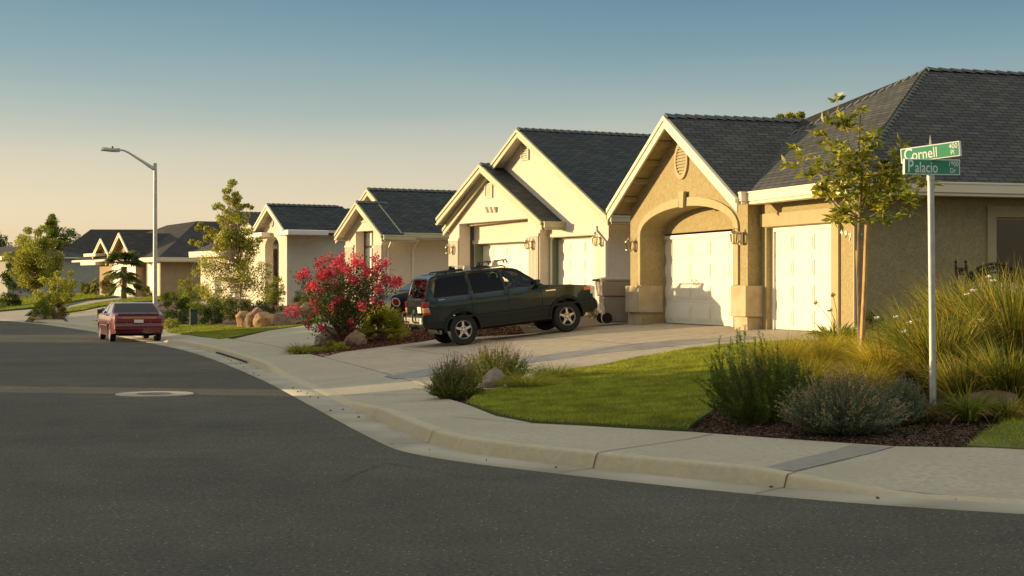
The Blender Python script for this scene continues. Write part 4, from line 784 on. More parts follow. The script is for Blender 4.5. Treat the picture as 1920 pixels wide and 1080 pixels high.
for p in bo.data.polygons:
    c=p.center; p.material_index=1 if (c.z<.66 or (c.x<.09 and c.z<.78) or c.x>4.42) else 0
bo.data.polygons.foreach_set('use_smooth',[True]*len(bo.data.polygons)); bo.data.set_sharp_from_angle(angle=R(50)); bo.location.x=-AX
sm=bo.modifiers.new('s','SOLIDIFY'); sm.thickness=.03; sm.offset=-1
def child(o): o.location.x=-AX; return o
for nm,Wp in(('rear_side_window',W1),('rear_door_window',W2)):
    for sd_ in(1,-1):
        m=MB(); panel(m,Wp,wf,-.012,sd_); child(m.build(nm,'tinted',SU,smooth=1))
for sd_ in(1,-1): m=MB(); panel(m,W3,wf,-.012,sd_); child(m.build('front_door_window','clearglass',SU,smooth=1))
def glassq(x0,z0,x1,z1,name,mt,inset=.84):
    m=MB(); V=[];n=6
    for x,z in((x0,z0),(x1,z1)):
        for k in range(n+1): V.append((x,wf(x,z)*inset*(1-2*k/n),z))
    m.add(V,[(k,k+1,n+2+k,n+1+k) for k in range(n)]); return child(m.build(name,mt,SU,smooth=1))
glassq(2.52,1.59,3.12,1.17,'windshield','clearglass',.93); glassq(.115,1.17,.28,1.595,'rear_window','tinted',.93)
for s in(1,-1):
    for pth in ([(1.245,1.63),(1.25,.75),(1.38,.60),(1.40,.42)],[(2.155,1.62),(2.20,1.15),(2.22,.42)],[(3.02,1.17),(3.06,.9),(3.06,.45)],[(2.2,.42),(3.06,.45)],[(1.40,.42),(2.2,.42)],[(.36,.78),(.35,.5)]): m=MB(); ribbon(m,pth,wf,.012,.003,s); child(m.build('door_seam','dark_interior',SU))
for s in(1,-1):
    m=MB(); ribbon(m,[(.52,.66),(3.06,.66),(4.38,.68)],wf,.05,.012,s); child(m.build('side_moulding','clad_green',SU))
    m=MB(); pa=[(3.67+.455*math.cos(a),.37+.455*math.sin(a)) for a in np.linspace(-.05,math.pi+.05,20)]; ribbon(m,pa,wf,.06,.028,s); child(m.build('fender_flare','clad_green',SU))
    m=MB(); pa=[(AX+.455*math.cos(a),.37+.455*math.sin(a)) for a in np.linspace(-.05,math.pi+.05,20)]; ribbon(m,pa,wf,.06,.028,s); child(m.build('fender_flare','clad_green',SU))
    for x in(1.38,2.33):
        m=MB(); m.box(x,x+.22,s*(wf(x,1.03)-.005),s*(wf(x,1.03)+.02),1.01,1.045); child(m.build('door_handle','black_plastic',SU,bevel=.008))
    m=MB(); y=s*wf(.1,1.)
    m.box(.035,.20,y-s*.13,y+s*.012,.955,1.09); tl=child(m.build('tail_lamp','tail_red',SU,bevel=.01)); m=MB(); m.box(.033,.20,y-s*.13,y+s*.014,.84,.91); tl2=child(m.build('tail_lamp','tail_orange',SU,bevel=.01)); m=MB(); m.box(.034,.2,y-s*.13,y+s*.013,.79,.835); w_l=MB(); w_l.box(.034,.2,y-s*.13,y+s*.012,.913,.952); child(w_l.build('tail_lamp','tail_clear',SU,bevel=.005)); child(m.build('tail_lamp','tail_red',SU,bevel=.01))
    y=s*wf(4.25,.9); m=MB(); m.box(4.10,4.37,y-s*.05,y+s*.015,.92,1.0); child(m.build('marker_lamp','tail_orange',SU,bevel=.01)); m=MB(); m.box(4.36,4.445,y-s*.32,y-s*.04,.82,.97); child(m.build('headlight','lens',SU,bevel=.01))
    m=MB(); m.box(2.86,3.0,s*.89,s*1.06,1.17,1.31); child(m.build('side_mirror','paint_green',SU,bevel=.03))
    m=MB(); m.tube([(.66,s*.62,1.655),(.72,s*.62,1.705),(2.2,s*.62,1.71),(2.28,s*.62,1.665)],.018,6); child(m.build('roof_rail','black_plastic',SU,smooth=1))
for x,h_ in((1.28,.07),(2.0,.09)):
    m=MB(); m.tube([(x,-.66,1.72+h_),(x,.66,1.72+h_)],.016,6); cb=child(m.build('roof_crossbar','alloy',SU,smooth=1))
    for s in(1,-1): m=MB(); m.wall(0,0,[(0,0)]) if 0 else None; m.prism([[(x-.09,1.70),(x+.09,1.70),(x+.05,1.73+h_),(x-.05,1.73+h_)]],s*.60,s*.68,lambda a,p:(p[0],a,p[1])); m.build('bar_foot','bumper_alu' if s<0 else 'black_plastic',cb,bevel=.01)
m=MB(); 
for x0 in(1.72,2.12): m.tube([(x0,-.45,1.76),(x0+.03,-.45,1.83),(x0+.25,-.45,1.83),(x0+.28,-.45,1.76)],.022,6); m.tube([(x0,-.2,1.76),(x0+.03,-.2,1.83),(x0+.25,-.2,1.83),(x0+.28,-.2,1.76)],.022,6)
child(m.build('rack_mount','black_plastic',SU,smooth=1))
m=MB(); m.tube([(.5,-.6,1.66),(.55,-.6,1.71),(.72,-.6,1.71),(.78,-.6,1.67)],.02,6); child(m.build('rack_mount','black_plastic',SU,smooth=1))
m=MB(); m.box(-.05,.02,-.80,.80,.58,.74); child(m.build('rear_bumper','bumper_alu',SU,bevel=.03))
for s in(.45,-.45):
    m=MB(); m.tube([(-.05,s-.12,.62),(-.12,s-.12,.66),(-.12,s-.12,.84),(-.11,s,.87),(-.12,s+.12,.84),(-.12,s+.12,.66),(-.05,s+.12,.62)],.022,6); child(m.build('bumper_guard','black_plastic',SU,smooth=1))
m=MB(); m.box(-.12,.1,-.04,.04,.46,.53); m.lathe([(0,-.04),(.03,-.03),(.03,.02),(0,.04)],(-.13,0,.56),10); child(m.build('tow_hitch','black_plastic',SU))
m=MB(); m.box(.028,.05,-.62,-.32,.84,.98); child(m.build('license_plate','plate_white',SU)); m=MB(); m.box(.02,.06,-.1,.1,.86,.91); child(m.build('tailgate_handle','black_plastic',SU))
m=MB(); m.box(.05,.055,-.60,-.34,.88,.94); 
m=MB(); m.box(4.50,4.56,-.7,.7,.45,.66); child(m.build('front_bumper','clad_green',SU,bevel=.04))
for i in range(7): m=MB(); m.box(4.43,4.455,-.24+i*.08,-.20+i*.08,.78,.94); child(m.build('grille_bar','black_plastic',SU))
m=MB(); m.box(.5,4.2,-.6,.6,.30,.42); child(m.build('underbody','dark_interior',SU))
for x0 in(1.25,2.15):
    for s in(.36,-.36): m=MB(); m.box(x0,x0+.5,s-.25,s+.25,.7,.92); m.prism([[(x0-.05,.75),(x0+.1,.75),(x0-.02,1.42),(x0-.15,1.42)]],s-.24,s+.24,lambda a,p:(p[0],a,p[1])); m.box(x0-.17,x0-.06,s-.12,s+.12,1.40,1.55); child(m.build('seat','seat',SU,bevel=.03))
m=MB(); m.box(2.75,3.05,-.75,.75,.85,1.12); child(m.build('dashboard','seat',SU,bevel=.04))
m=MB(); c=Vector((2.72,.36,1.12)); m.tube([c+Vector((.06*math.sin(t),.18*math.cos(t),.17*math.sin(t))) for t in np.linspace(0,2*math.pi,20)],.014,6); child(m.build('steering_wheel','black_plastic',SU,smooth=1))
m=MB(); m.box(2.3,2.305,-.05,.15,1.2,1.25)
for s in(1,-1): child(wheel(SU,AX,s*.75,.362,.225,s,.215)); child(wheel(SU,3.67,s*.75,.362,.225,s,.215))
for s in(1,): 
    o=text('V8',SU,(0,0,0),(R(90),0,0),.001,'chrome'); bpy.data.objects.remove(o)
m=MB(); ribbon(m,[(3.16,1.02),(3.42,1.015)],wf,.025,.012,-1); ribbon(m,[(.42,1.10),(.58,1.10)],wf,.02,.012,-1); child(m.build('badge','chrome',SU))
# ---------------- sedans
def sedan(root,paint,wfun,out,ax,fx,wr,winS,skips,tw,glassm='tinted'):
    b=carbody(out,winS,wfun,skips); o=b.build('body',[paint,'black_plastic'],root); weld(o)
    for p in o.data.polygons: p.material_index=1 if p.center.z<.24 else 0
    o.data.polygons.foreach_set('use_smooth',[True]*len(o.data.polygons)); o.data.set_sharp_from_angle(angle=R(48)); o.location.x=-ax
    sm=o.modifiers.new('s','SOLIDIFY'); sm.thickness=.025; sm.offset=-1
    for q in winS:
        for s in(1,-1): m=MB(); panel(m,q,wfun,-.01,s); w=m.build('side_window','housewin' if glassm=='x' else glassm,root,smooth=1); w.location.x=-ax
    m=MB(); m.box(ax-.5,fx+.4,-.6,.6,.2,.3); w=m.build('underbody','dark_interior',root); w.location.x=-ax
    for x in(ax,fx):
        for s in(1,-1): w=wheel(root,x,s*(tw-.10),wr,.18,s,wr*.66,False,'hubcap'); w.location.x=-ax
def wf2(x,z):
    w=.835+.02*math.exp(-((z-.6)/.2)**2); w-=.22*max(0,min(1,(z-.88)/.47))**1.1; w-=.06*max(0,min(1,z*-1+.45))
    w-=.10*max(0,min(1,(.55-x)/.55))**2+.14*max(0,min(1,(x-3.5)/.8))**2; return w
out2=[(.03,.30),(.0,.36),(-.01,.50),(.02,.60),(.06,.64),(.05,.86),(.09,.93),(.16,.955),(.42,.965),(.55,.99),(1.10,1.28),(1.22,1.315),(1.5,1.335),(2.0,1.335),(2.25,1.30),(3.0,.94),(3.1,.915),(3.7,.84),(4.1,.74),(4.2,.64),(4.22,.45),(4.18,.28),(3.9,.24)]+arch_pts(3.40,.335,.24,cz=.285)+[(3.0,.20),(1.25,.20)]+arch_pts(.90,.335,.24,cz=.285)+[(.5,.26)]
Wa=[(.86,.97),(1.18,1.24),(1.5,1.285),(1.72,1.29),(1.76,.96)]; Wb=[(1.84,.96),(1.80,1.29),(2.1,1.285),(2.26,1.25),(2.85,.97),(2.84,.95)]
sk2=lambda p:(.6<p[0]<1.08 and 1.0<p[1]<1.28) or (2.27<p[0]<2.97 and p[1]>.95)
a,b=G(214,641)[:2]; hd=90+21.5; dd=(math.cos(R(hd)),math.sin(R(hd))); nn=(-dd[1],dd[0])
RC,_,_=place_car('parked_car','maroon sedan parked at the curb seen from behind, silver hubcaps','car',a-nn[0]*.74-.15,b-nn[1]*.74+.3,hd,2.5)
RC.scale=(1,1,.955)
sedan(RC,'paint_red',wf2,out2,.90,3.40,.30,[Wa,Wb],sk2,.83)
def rw(root,ax,wfx,x0,z0,x1,z1,name,mt,ins=.93):
    m=MB(); m.add([(x,wfx(x,z)*ins*s,z) for x,z in((x0,z0),(x1,z1)) for s in(1,.5,0,-.5,-1)],[(k,k+1,6+k,5+k) for k in range(4)]); o=m.build(name,mt,root,smooth=1); o.location.x=-ax
rw(RC,.9,wf2,.55,.99,1.10,1.285,'rear_window','tinted'); rw(RC,.9,wf2,2.25,1.30,3.0,.94,'windshield','clearglass')
def bx(root,ax,nm,mt,*b,bev=.01):
    m=MB(); m.box(*b); o=m.build(nm,mt,root,bevel=bev); o.location.x=-ax; return o
bx(RC,.9,'spoiler','paint_red',.02,.14,-.66,.66,.95,.985,bev=.02)
for s in(1,-1): y=s*.56; bx(RC,.9,'tail_lamp','tail_dark',.025,.12,y-.17,y+.17,.66,.80); 
bx(RC,.9,'reflector_strip','tail_orange',.022,.1,-.55,.55,.795,.83); bx(RC,.9,'tail_panel','tail_dark',.03,.1,-.37,.37,.66,.79)
bx(RC,.9,'license_plate','plate_white',.01,.03,-.15,.15,.65,.76)
bx(RC,.9,'rear_bumper','paint_red',-.07,.06,-.78,.78,.40,.60,bev=.05); bx(RC,.9,'bumper_trim','black_plastic',-.075,-.06,-.72,.72,.50,.525,bev=.004)
m=MB(); m.tube([(.3,-.5,.22),(-.03,-.5,.22)],.025,8); o=m.build('exhaust_pipe','chrome',RC); o.location.x=-.9
m=MB()
for s in(1,-1): ribbon(m,[(.45,.56),(.56,.565)],wf2,.04,.008,s); ribbon(m,[(1.25,.55),(3.0,.55)],wf2,.03,.01,s)
o=m.build('side_moulding','tail_clear',RC); o.location.x=-.9
for s in(1,-1): bx(RC,.9,'side_mirror','black_plastic',2.62,2.76,*sorted((s*.80,s*1.0)),.96,1.08,bev=.03)
for s in(1,-1):
    for pth in([(1.80,1.3),(1.8,.9),(1.82,.3)],[(2.9,.93),(2.93,.3)]): m=MB(); ribbon(m,pth,wf2,.012,.003,s); o=m.build('door_seam','dark_interior',RC); o.location.x=-.9
for x0 in(1.3,2.2):
    for s in(.33,-.33): bx(RC,.9,'seat','seat',x0,x0+.12,s-.22,s+.22,.5,1.12,bev=.04)
# black saloon behind the pink bush
def wf3(x,z):
    w=.86-.24*max(0,min(1,(z-.92)/.5))**1.1; w-=.16*max(0,min(1,(.6-x)/.6))**2+.14*max(0,min(1,(x-3.9)/.8))**2; return w
out3=[(.04,.32),(-.02,.42),(-.02,.62),(.03,.70),(.06,.92),(.12,.99),(.3,1.02),(.85,1.05),(1.5,1.35),(1.6,1.42),(2.3,1.43),(2.6,1.38),(3.4,1.0),(3.6,.97),(4.3,.86),(4.6,.72),(4.66,.5),(4.6,.28),(4.3,.26)]+arch_pts(3.75,.36,.26,cz=.31)+[(3.3,.2),(1.5,.2)]+arch_pts(1.02,.36,.26,cz=.31)+[(.5,.28)]
Wc=[(1.3,1.05),(1.6,1.31),(1.8,1.37),(2.1,1.375),(2.12,1.03)]; Wd=[(2.2,1.03),(2.18,1.375),(2.5,1.35),(3.2,1.03)]
sk3=lambda p:(.9<p[0]<1.47 and p[1]>1.07) or (2.65<p[0]<3.38 and p[1]>1.01)
hx=empty('parked_car',(0,0,0),0,'black sedan parked behind the pink bush, only its trunk and red tail lamp showing','car')
c0=Vector(((738-960)/F*46.3,46.3)); d27=(math.cos(R(24)),math.sin(R(24))); n27=(-d27[1],d27[0]); cx,cy=c0.x+d27[0]*1.02+n27[0]*.8,c0.y+d27[1]*1.02+n27[1]*.8
za=float(hgt(cx,cy)); zb_=float(hgt(cx+d27[0]*2.7,cy+d27[1]*2.7)); hx.location=(cx,cy,za+.02); hx.rotation_euler=(0,-math.atan2(zb_-za,2.7),R(24)); print('black',cx,cy,za,zb_)
sedan(hx,'paint_black',wf3,out3,1.02,3.75,.33,[Wc,Wd],sk3,.85)
rw(hx,1.02,wf3,.85,1.06,1.5,1.36,'rear_window','tinted'); rw(hx,1.02,wf3,2.6,1.38,3.4,1.0,'windshield','clearglass')
for s in(1,-1):
    m=MB(); el=[(.17+.11*math.cos(t)-.04*math.sin(t),.80+.13*math.sin(t)+.02*math.cos(t)) for t in np.linspace(0,2*math.pi,14,endpoint=False)]; panel(m,el,wf3,.012,s,sp=.08); o=m.build('tail_lamp','lens',hx,smooth=1); o.location.x=-1.02
    m=MB(); el=[(.17+.085*math.cos(t)-.035*math.sin(t),.80+.105*math.sin(t)+.02*math.cos(t)) for t in np.linspace(0,2*math.pi,14,endpoint=False)]; panel(m,el,wf3,.02,s,sp=.08); o=m.build('tail_lens','tail_red',hx,smooth=1); o.location.x=-1.02
# ================================================================ street furniture
# street sign
sx,sy,sz=G(1750,783); Ys=sy; top=P3(1744,255,Ys); sg=empty('street_sign',(sx,sy,sz),0,'street name sign with two green blades, Cornell and Palacio, on a grey metal pole','street sign')
tl_=(P3(1745,330,Ys).x-sx); Hs=EYE+(HZ-330)/F*Ys-sz; Ht=EYE+(HZ-254)/F*Ys-sz
m=MB(); m.tube([(0,0,-.1),(tl_,0,Hs)],.037,14); pole=m.build('pole','galv',sg,smooth=1)
m=MB(); m.tube([(tl_,0,Hs-.05),(tl_,0,Hs+.01)],.045,14); m.tube([(tl_-.0,0,Hs),(tl_-.002,.0,Ht-.08),(tl_-.004,0,Ht)],[.02,.014,.004],6); m.build('pole_cap','galv',pole,smooth=1)
def blade(px0,px1,zlo,zhi,deg,tilt,word,num,suf,offy):
    s_=1; L=abs(px1-px0)/F*Ys/math.cos(R(abs(deg+14.7)))if 0 else abs(px1-px0)/F*Ys
    rot=Matrix.Rotation(R(deg),4,'Z')@Matrix.Rotation(R(tilt),4,'Y'); b=bpy.data.objects.new('sign_blade',None)
    m=MB(); h=zhi-zlo; w=L/2; m.box(-w,w,-.022,.022,0,h); o=m.build('sign_blade','sign_white',sg,bevel=.004); cx_=((px0+px1)/2-1745)/F*Ys+tl_
    o.location=(cx_,offy,zlo-0); o.rotation_euler=rot.to_euler()
    m=MB(); t=.012; m.box(-w+t,w-t,-.0235,-.0222,t,h-t); m.build('sign_face','sign_green',o)
    f=(R(90),0,0); big=h*1.12
    text(word[0],o,(-w+.035,-.0245,.028),f,big,'sign_white',.001,name='lettering',sx=.74,align='LEFT',bold=.003)
    text(word[1:],o,(-w+.035+big*.46,-.0245,.026),f,big*.86,'sign_white',.001,name='lettering',sx=.72,align='LEFT',bold=.0012)
    text(num,o,(w-.02,-.0245,h*.56),f,h*.46,'sign_white',.001,name='lettering',sx=.78,align='RIGHT',bold=.0008)
    text(suf,o,(w-.055,-.0245,.026),f,h*.44,'sign_white',.001,name='lettering',sx=.8,align='RIGHT',bold=.0008)
    return o
zp=lambda py:EYE+(HZ-py)/F*Ys-sz
p1_=blade(1690,1803,zp(328),zp(298.5),12,0,'Palacio','1900','Dr',0)
c1_=blade(1693,1799,zp(291.5),zp(263.5)+.002,-40,-4.2,'Cornell','400','Pl',.0); c1_.scale=(1.12,1,1)
c1_.location.z=zp(300)
# street lamp
lx,ly=P3(291,600,57).x,57; lz=float(hgt(lx,ly)); la=empty('street_lamp',(lx,ly,lz),0,'tall grey street lamp with one curved arm over the street','street lamp')
zl=lambda py:EYE+(HZ-py)/F*57-lz; xl=lambda px:(px-291)/F*57
m=MB(); m.tube([(0,0,0),(0,0,zl(310))],[.085,.062],14); m.build('pole','galv',la,smooth=1); m=MB(); m.lathe([(.0,0),(.066,0),(.066,.06),(.03,.09),(0,.09)],(0,0,zl(310)),12); m.box(-.16,.16,-.16,.16,0,.04); m.build('pole_cap','galv',la)
m=MB(); pa=[(xl(289),0,zl(317)),(xl(270),0,zl(304.5)),(xl(255),0,zl(295)),(xl(240),0,zl(285.5)),(xl(232),0,zl(282)),(xl(224),0,zl(281))]; m.tube(pa,[.075,.055,.045,.035,.032,.03],8); m.tube([(xl(289),0,zl(318)),(xl(262),0,zl(300.5))],[.04,.02],6); m.build('arm','lamp_head',la,smooth=1)
m=MB(); prof=[(xl(225),.03,zl(281)),(xl(218),.08,zl(281.5)),(xl(208),.15,zl(281)),(xl(196),.14,zl(279.5)),(xl(190),.07,zl(279.5))]; V=[]
for x,w,z in prof: V+=[(x,-w,z-.02),(x,-w*.8,z+.06),(x,w*.8,z+.06),(x,w,z-.02),(x,w*.7,z-.07),(x,-w*.7,z-.07)]
m.add(V,[(i*6+k,i*6+(k+1)%6,(i+1)*6+(k+1)%6,(i+1)*6+k) for i in range(4) for k in range(6)]+[tuple(range(6)),tuple(range(24,30))]); lh=m.build('lamp_head','lamp_head',la,smooth=1)
m=MB(); m.lathe([(.03,0),(.035,.07),(0,.09)],(xl(211),0,zl(281)+.05),8); m.build('photocell','black_plastic',lh)
# wheeled bin
bxx,byy,bz=G(1152,606); bn=empty('wheelie_bin',(bxx,byy,bz),R(10),'brown-grey wheeled trash bin with its lid shut, against the nearest garage pillar','trash bin')
bn.scale=(1.1,1.1,1.1)
m=MB(); 
def frus(m,z0,z1,a0,a1,b0,b1): m.add([(-a0,-b0,z0),(a0,-b0,z0),(a0,b0,z0),(-a0,b0,z0),(-a1,-b1,z1),(a1,-b1,z1),(a1,b1,z1),(-a1,b1,z1)],[(0,1,2,3),(7,6,5,4),(0,4,5,1),(1,5,6,2),(2,6,7,3),(3,7,4,0)])
frus(m,.02,.62,.26,.32,.24,.29); frus(m,.622,.98,.345,.39,.32,.35); m.build('bin_body','bin_grey',bn,bevel=.03)
m=MB(); frus(m,.985,1.03,.41,.40,.37,.36); frus(m,1.03,1.07,.36,.25,.3,.2); m.build('bin_lid','bin_grey',bn,bevel=.015)
m=MB(); m.tube([(-.45,-.25,1.0),(-.45,.25,1.0)],.028,8); m.tube([(-.38,-.25,1.0),(-.46,-.25,1.0)],.02,6); m.tube([(-.38,.25,1.0),(-.46,.25,1.0)],.02,6); m.build('bin_handle','black_plastic',bn,smooth=1)
for s in(-1,1): m=MB(); m.lathe([(0,-.025),(.12,-.025),(.125,0),(.12,.025),(0,.025)],(-.24,s*.27,.125),20,'y'); m.build('bin_wheel','rubber',bn,smooth=1)
# manhole
mx_,my_,_=(*g0(290,739),0); mh=empty('manhole_cover',(mx_,my_,0),0,'round iron manhole cover in a pale concrete collar in the road','manhole cover')
m=MB(); m.lathe([(.33,.004),(.33,.010),(.64,.010),(.645,0)],(0,0,0),40); m.build('collar','gutter_concrete',mh); m=MB(); m.lathe([(0,.008),(.30,.008),(.325,.006)],(0,0,0),32)
for i in range(-4,5):
    h_=math.sqrt(.28**2-(i*.06)**2); m.box(-h_,h_,i*.06-.012,i*.06+.012,.009,.014)
m.build('cover','manhole_iron',mh)
# storm drain inlet
def onC(px,py,D=.52): 
    x,y=g0(px,py); L=DL(np.array([x]),np.array([y]))[1][0]; return L
La,Lb=onC(436,683),onC(372,664)
m=MB(); Q=offc(.485,La,Lb,.3); Q2=offc(.60,La,Lb,.3); n=len(Q); m.add([(*p,.018) for p in Q]+[(*p,.065) for p in Q],[(i,i+1,n+i+1,n+i) for i in range(n-1)]); b0=len(m.v)
dn_=m.build('storm_drain','dark_interior'); dn_['label']='dark curb inlet slot of the storm drain near the driveway edge'; dn_['category']='storm drain'
# utility box
ux,uy,uz=G(363,612); ub_=empty('utility_box',(ux,uy,uz),R(15),'small green utility box between the dark shrubs','utility box'); s_=uy/F
m=MB(); m.box(-.14,.14,-.14,.14,-.1,.60); m.build('cabinet','util_green',ub_,bevel=.02); m=MB(); m.box(-.16,.16,-.16,.16,.60,.67); m.build('cabinet_lid','util_green',ub_,bevel=.03)
# iron gate
gx0,gz0=None,None; Yg=29.; gt=empty('iron_gate',(*P3(1790,540,Yg).xy,float(hgt(P3(1790,540,Yg).x,Yg))),R(12),'black wrought-iron gate with scrollwork behind the tall grasses','gate'); gz0=gt.location.z
zt=lambda py:EYE+(HZ-py)/F*Yg-gz0
def X_(px): return (px-1790)/F*Yg*1.03
for px in(1792,1812):
    m=MB(); m.tube([(X_(px),0,0),(X_(px),0,zt(499))],.036,6); m.lathe([(0,0),(.03,.02),(.015,.05),(.035,.08),(0,.13)],(X_(px),0,zt(499)),8); m.build('post','black_iron',gt)
m=MB(); A=[(X_(1812)+(X_(1930)-X_(1812))*t,0,zt(521)+(zt(494)-zt(521))*math.sin(math.pi*min(1,t*1.0+.0))**.8) for t in np.linspace(0,1,16)]; m.tube(A,.028,6); m.tube([(p[0],0,p[2]-.16) for p in A],.02,6); m.tube([(X_(1792),0,zt(503)),(X_(1812),0,zt(503))],.012,5); m.tube([(X_(1792),0,zt(514)),(X_(1812),0,zt(514))],.012,5); m.tube([(X_(1812),0,zt(540)),(X_(1930),0,zt(540))],.015,6)
m.build('gate_frame','black_iron',gt,smooth=1)
m=MB()
def scroll(m,cx,cz,r,sg=1,turn=1.6): m.tube([(cx+sg*r*(1-t/1.25)*math.cos(turn*2*math.pi*t),0,cz+r*(1-t/1.25)*math.sin(turn*2*math.pi*t)) for t in np.linspace(0,1,22)],.014,5)
for i,px in enumerate(range(1820,1930,9)): p=A[min(15,max(0,int((X_(px)-X_(1812))/(X_(1930)-X_(1812))*15)))]; scroll(m,X_(px),p[2]-.08,.05,1 if i%2 else -1)
scroll(m,X_(1802),zt(508),.05); 
for px in range(1818,1930,11): m.tube([(X_(px),0,.1),(X_(px),0,zt(530))],.013,5)
m.build('scrollwork','black_iron',gt,smooth=1)
# fence piece between the houses
fx_,fy_=P3(1168,525,47.5).x,47.5; fz=float(hgt(fx_,fy_)); fe=empty('wooden_fence',(fx_,fy_,fz),R(20),'weathered brown board fence in the gap beside the nearest house','fence')
zt_=EYE+(HZ-498)/F*47.5-fz
for i in range(7): m=MB(); m.box(i*.15,i*.15+.135,-.01,.01,0,zt_-.02*(i%3)); m.build('board','fence_wood',fe)
m=MB(); m.box(0,1.1,.012,.05,.4,.5); m.box(0,1.1,.012,.05,zt_-.35,zt_-.25); m.build('rail','fence_wood',fe)
# ================================================================ rocks
def rock(px,py,w,h,mt,label,d=None,seed=0,grp=None,lean=0):
    x,y,z=G(px,py); s=y/F; W,Hh=w*s,h*s; Dp=(d or .8)*W; import bmesh
    r=np.random.default_rng(seed+11); b=bmesh.new(); bmesh.ops.create_icosphere(b,subdivisions=4,radius=1)
    dirs=unit(r.normal(size=(16,3))); cut=r.uniform(.62,.9,16)
    for v in b.verts:
        p=np.array(v.co); 
        for dd_,c in zip(dirs,cut):
            t=p@dd_
            if t>c: p=p-dd_*(t-c)*.93
        from mathutils import noise
        q=Vector(p)*1.0; nv=noise.fractal(q*2.3+Vector((seed*3.1,0,0)),1.,2.,4)*.10; p=p*(1+nv)
        v.co=(p[0]*W*.62+lean*p[2]*W,p[1]*Dp*.6,(p[2]+.45)*Hh*.72)
    me=bpy.data.meshes.new('boulder'); b.to_mesh(me); b.free(); me.materials.append(M[mt]); o=bpy.data.objects.new('boulder',me); o.location=(x,y+Dp*.4,z); o.rotation_euler=(0,0,0)
    me.polygons.foreach_set('use_smooth',[True]*len(me.polygons)); me.set_sharp_from_angle(angle=R(24)); link(o,None,label,'boulder',grp); return o
gr='boulders round the slim tree'
rock(456,615,34,30,'rock_orange','small rusty boulder at the left end of the boulder row under the slim tree',seed=1,grp=gr); rock(479,615,36,38,'rock_brown','rounded brown boulder second from the left in the row under the slim tree',seed=2,grp=gr,lean=.1)
rock(497,615,40,32,'rock_orange','squarish orange boulder standing in the middle of the boulder row',seed=5,grp=gr); rock(536,612,62,30,'rock_brown','long sloping brown boulder right of the squarish orange one',seed=7,grp=gr); rock(572,600,40,32,'rock_brown','brown boulder at the right end of the boulder row beside the pink bush',seed=9,grp=gr); rock(552,590,40,16,'rock_grey','grey-brown boulder lying behind the long sloping one',seed=12,grp=gr)
rock(612,648,42,32,'rock_grey','dark pointed boulder at the foot of the pink bush',seed=21,lean=.15); rock(662,651,40,30,'rock_brown','light brown slanted boulder right of the pink bush trunk',seed=23,lean=.2)
rock(926,728,40,38,'rock_grey','pale grey boulder between the grass clumps at the lawn corner',seed=31); rock(1866,780,108,50,'rock_brown','large brown boulder behind the sign pole at the right edge',seed=33)
rock(330,575,18,16,'rock_grey','grey boulder behind the round dark shrub near the street lamp',seed=41); rock(40,560,22,12,'rock_grey','low pale boulder on the far left lawn',seed=43)
leafmat('lf_chip',(.03,.017,.01),(.075,.042,.022),(.25,.15,.085),.0,.9); leafmat('lf_redchip',(.06,.022,.012),(.14,.055,.027),(.25,.11,.055),.0,.9)
# ================================================================ plants
def ball(n,r0=.55):
    d=unit(rng.normal(size=(n,3))); return d*(r0+(1-r0)*rng.random((n,1))**.6)
def clumpleaves(C,r,n,L,W,up=.3,shape=(1,1,.8),center=None):
    """C (k,3) clump centres, n leaves in all"""
    k=len(C); i=rng.integers(0,k,n); rr=np.broadcast_to(r,k)[i][:,None]; d=unit(rng.normal(size=(n,3)))
    P=C[i]+d*rr*np.array(shape)*rng.random((n,1))**.45; D=d+np.array([0,0,up])+rng.normal(size=(n,3))*.5
    if center is not None: D+=unit(P-center)*.7
    return leaves(P,D,L*rng.uniform(.6,1.25,n),W*rng.uniform(.7,1.2,n))
def bush(px,py,w,h,mt,label,cat='shrub',n=2600,L=.07,W=.035,k=34,cr=.22,name='shrub',grp=None,dr=.9,Y=None,up=.3,base=.0,extra=None,zoff=0,stems=True):
    if Y: x,y=(px-960)/F*Y,Y; z=float(hgt(x,y))
    else: x,y,z=G(px,py)
    s=y/F; a,hh=w*s/2,h*s; y+=a*dr*.8; z=float(hgt(x,y))+zoff; e=empty(name,(x,y,z),0,label,cat,grp)
    C=ball(k,.5); C[:,2]=np.abs(C[:,2])*1.0; C=C*np.array([a*.82,a*dr*.82,hh*.80])+np.array([0,0,hh*.10+base]); C[:,:2]*=(.75+.35*np.clip(C[:,2:]/hh*1.6,0,1)); r=cr*min(a,hh)*rng.uniform(.7,1.3,k)
    V=clumpleaves(C,r,n,L,W,up,center=np.array([0,0,hh*.3])); q=quads('foliage',V,mt,e)
    if stems:
        m=MB()
        for j in rng.choice(k,min(k,12),replace=False): m.tube([(0,0,0),tuple(C[j]*np.array([.5,.5,.55])),tuple(C[j])],[.018,.012,.005],5)
        m.build('stem','bark',e)
    return e,a,hh
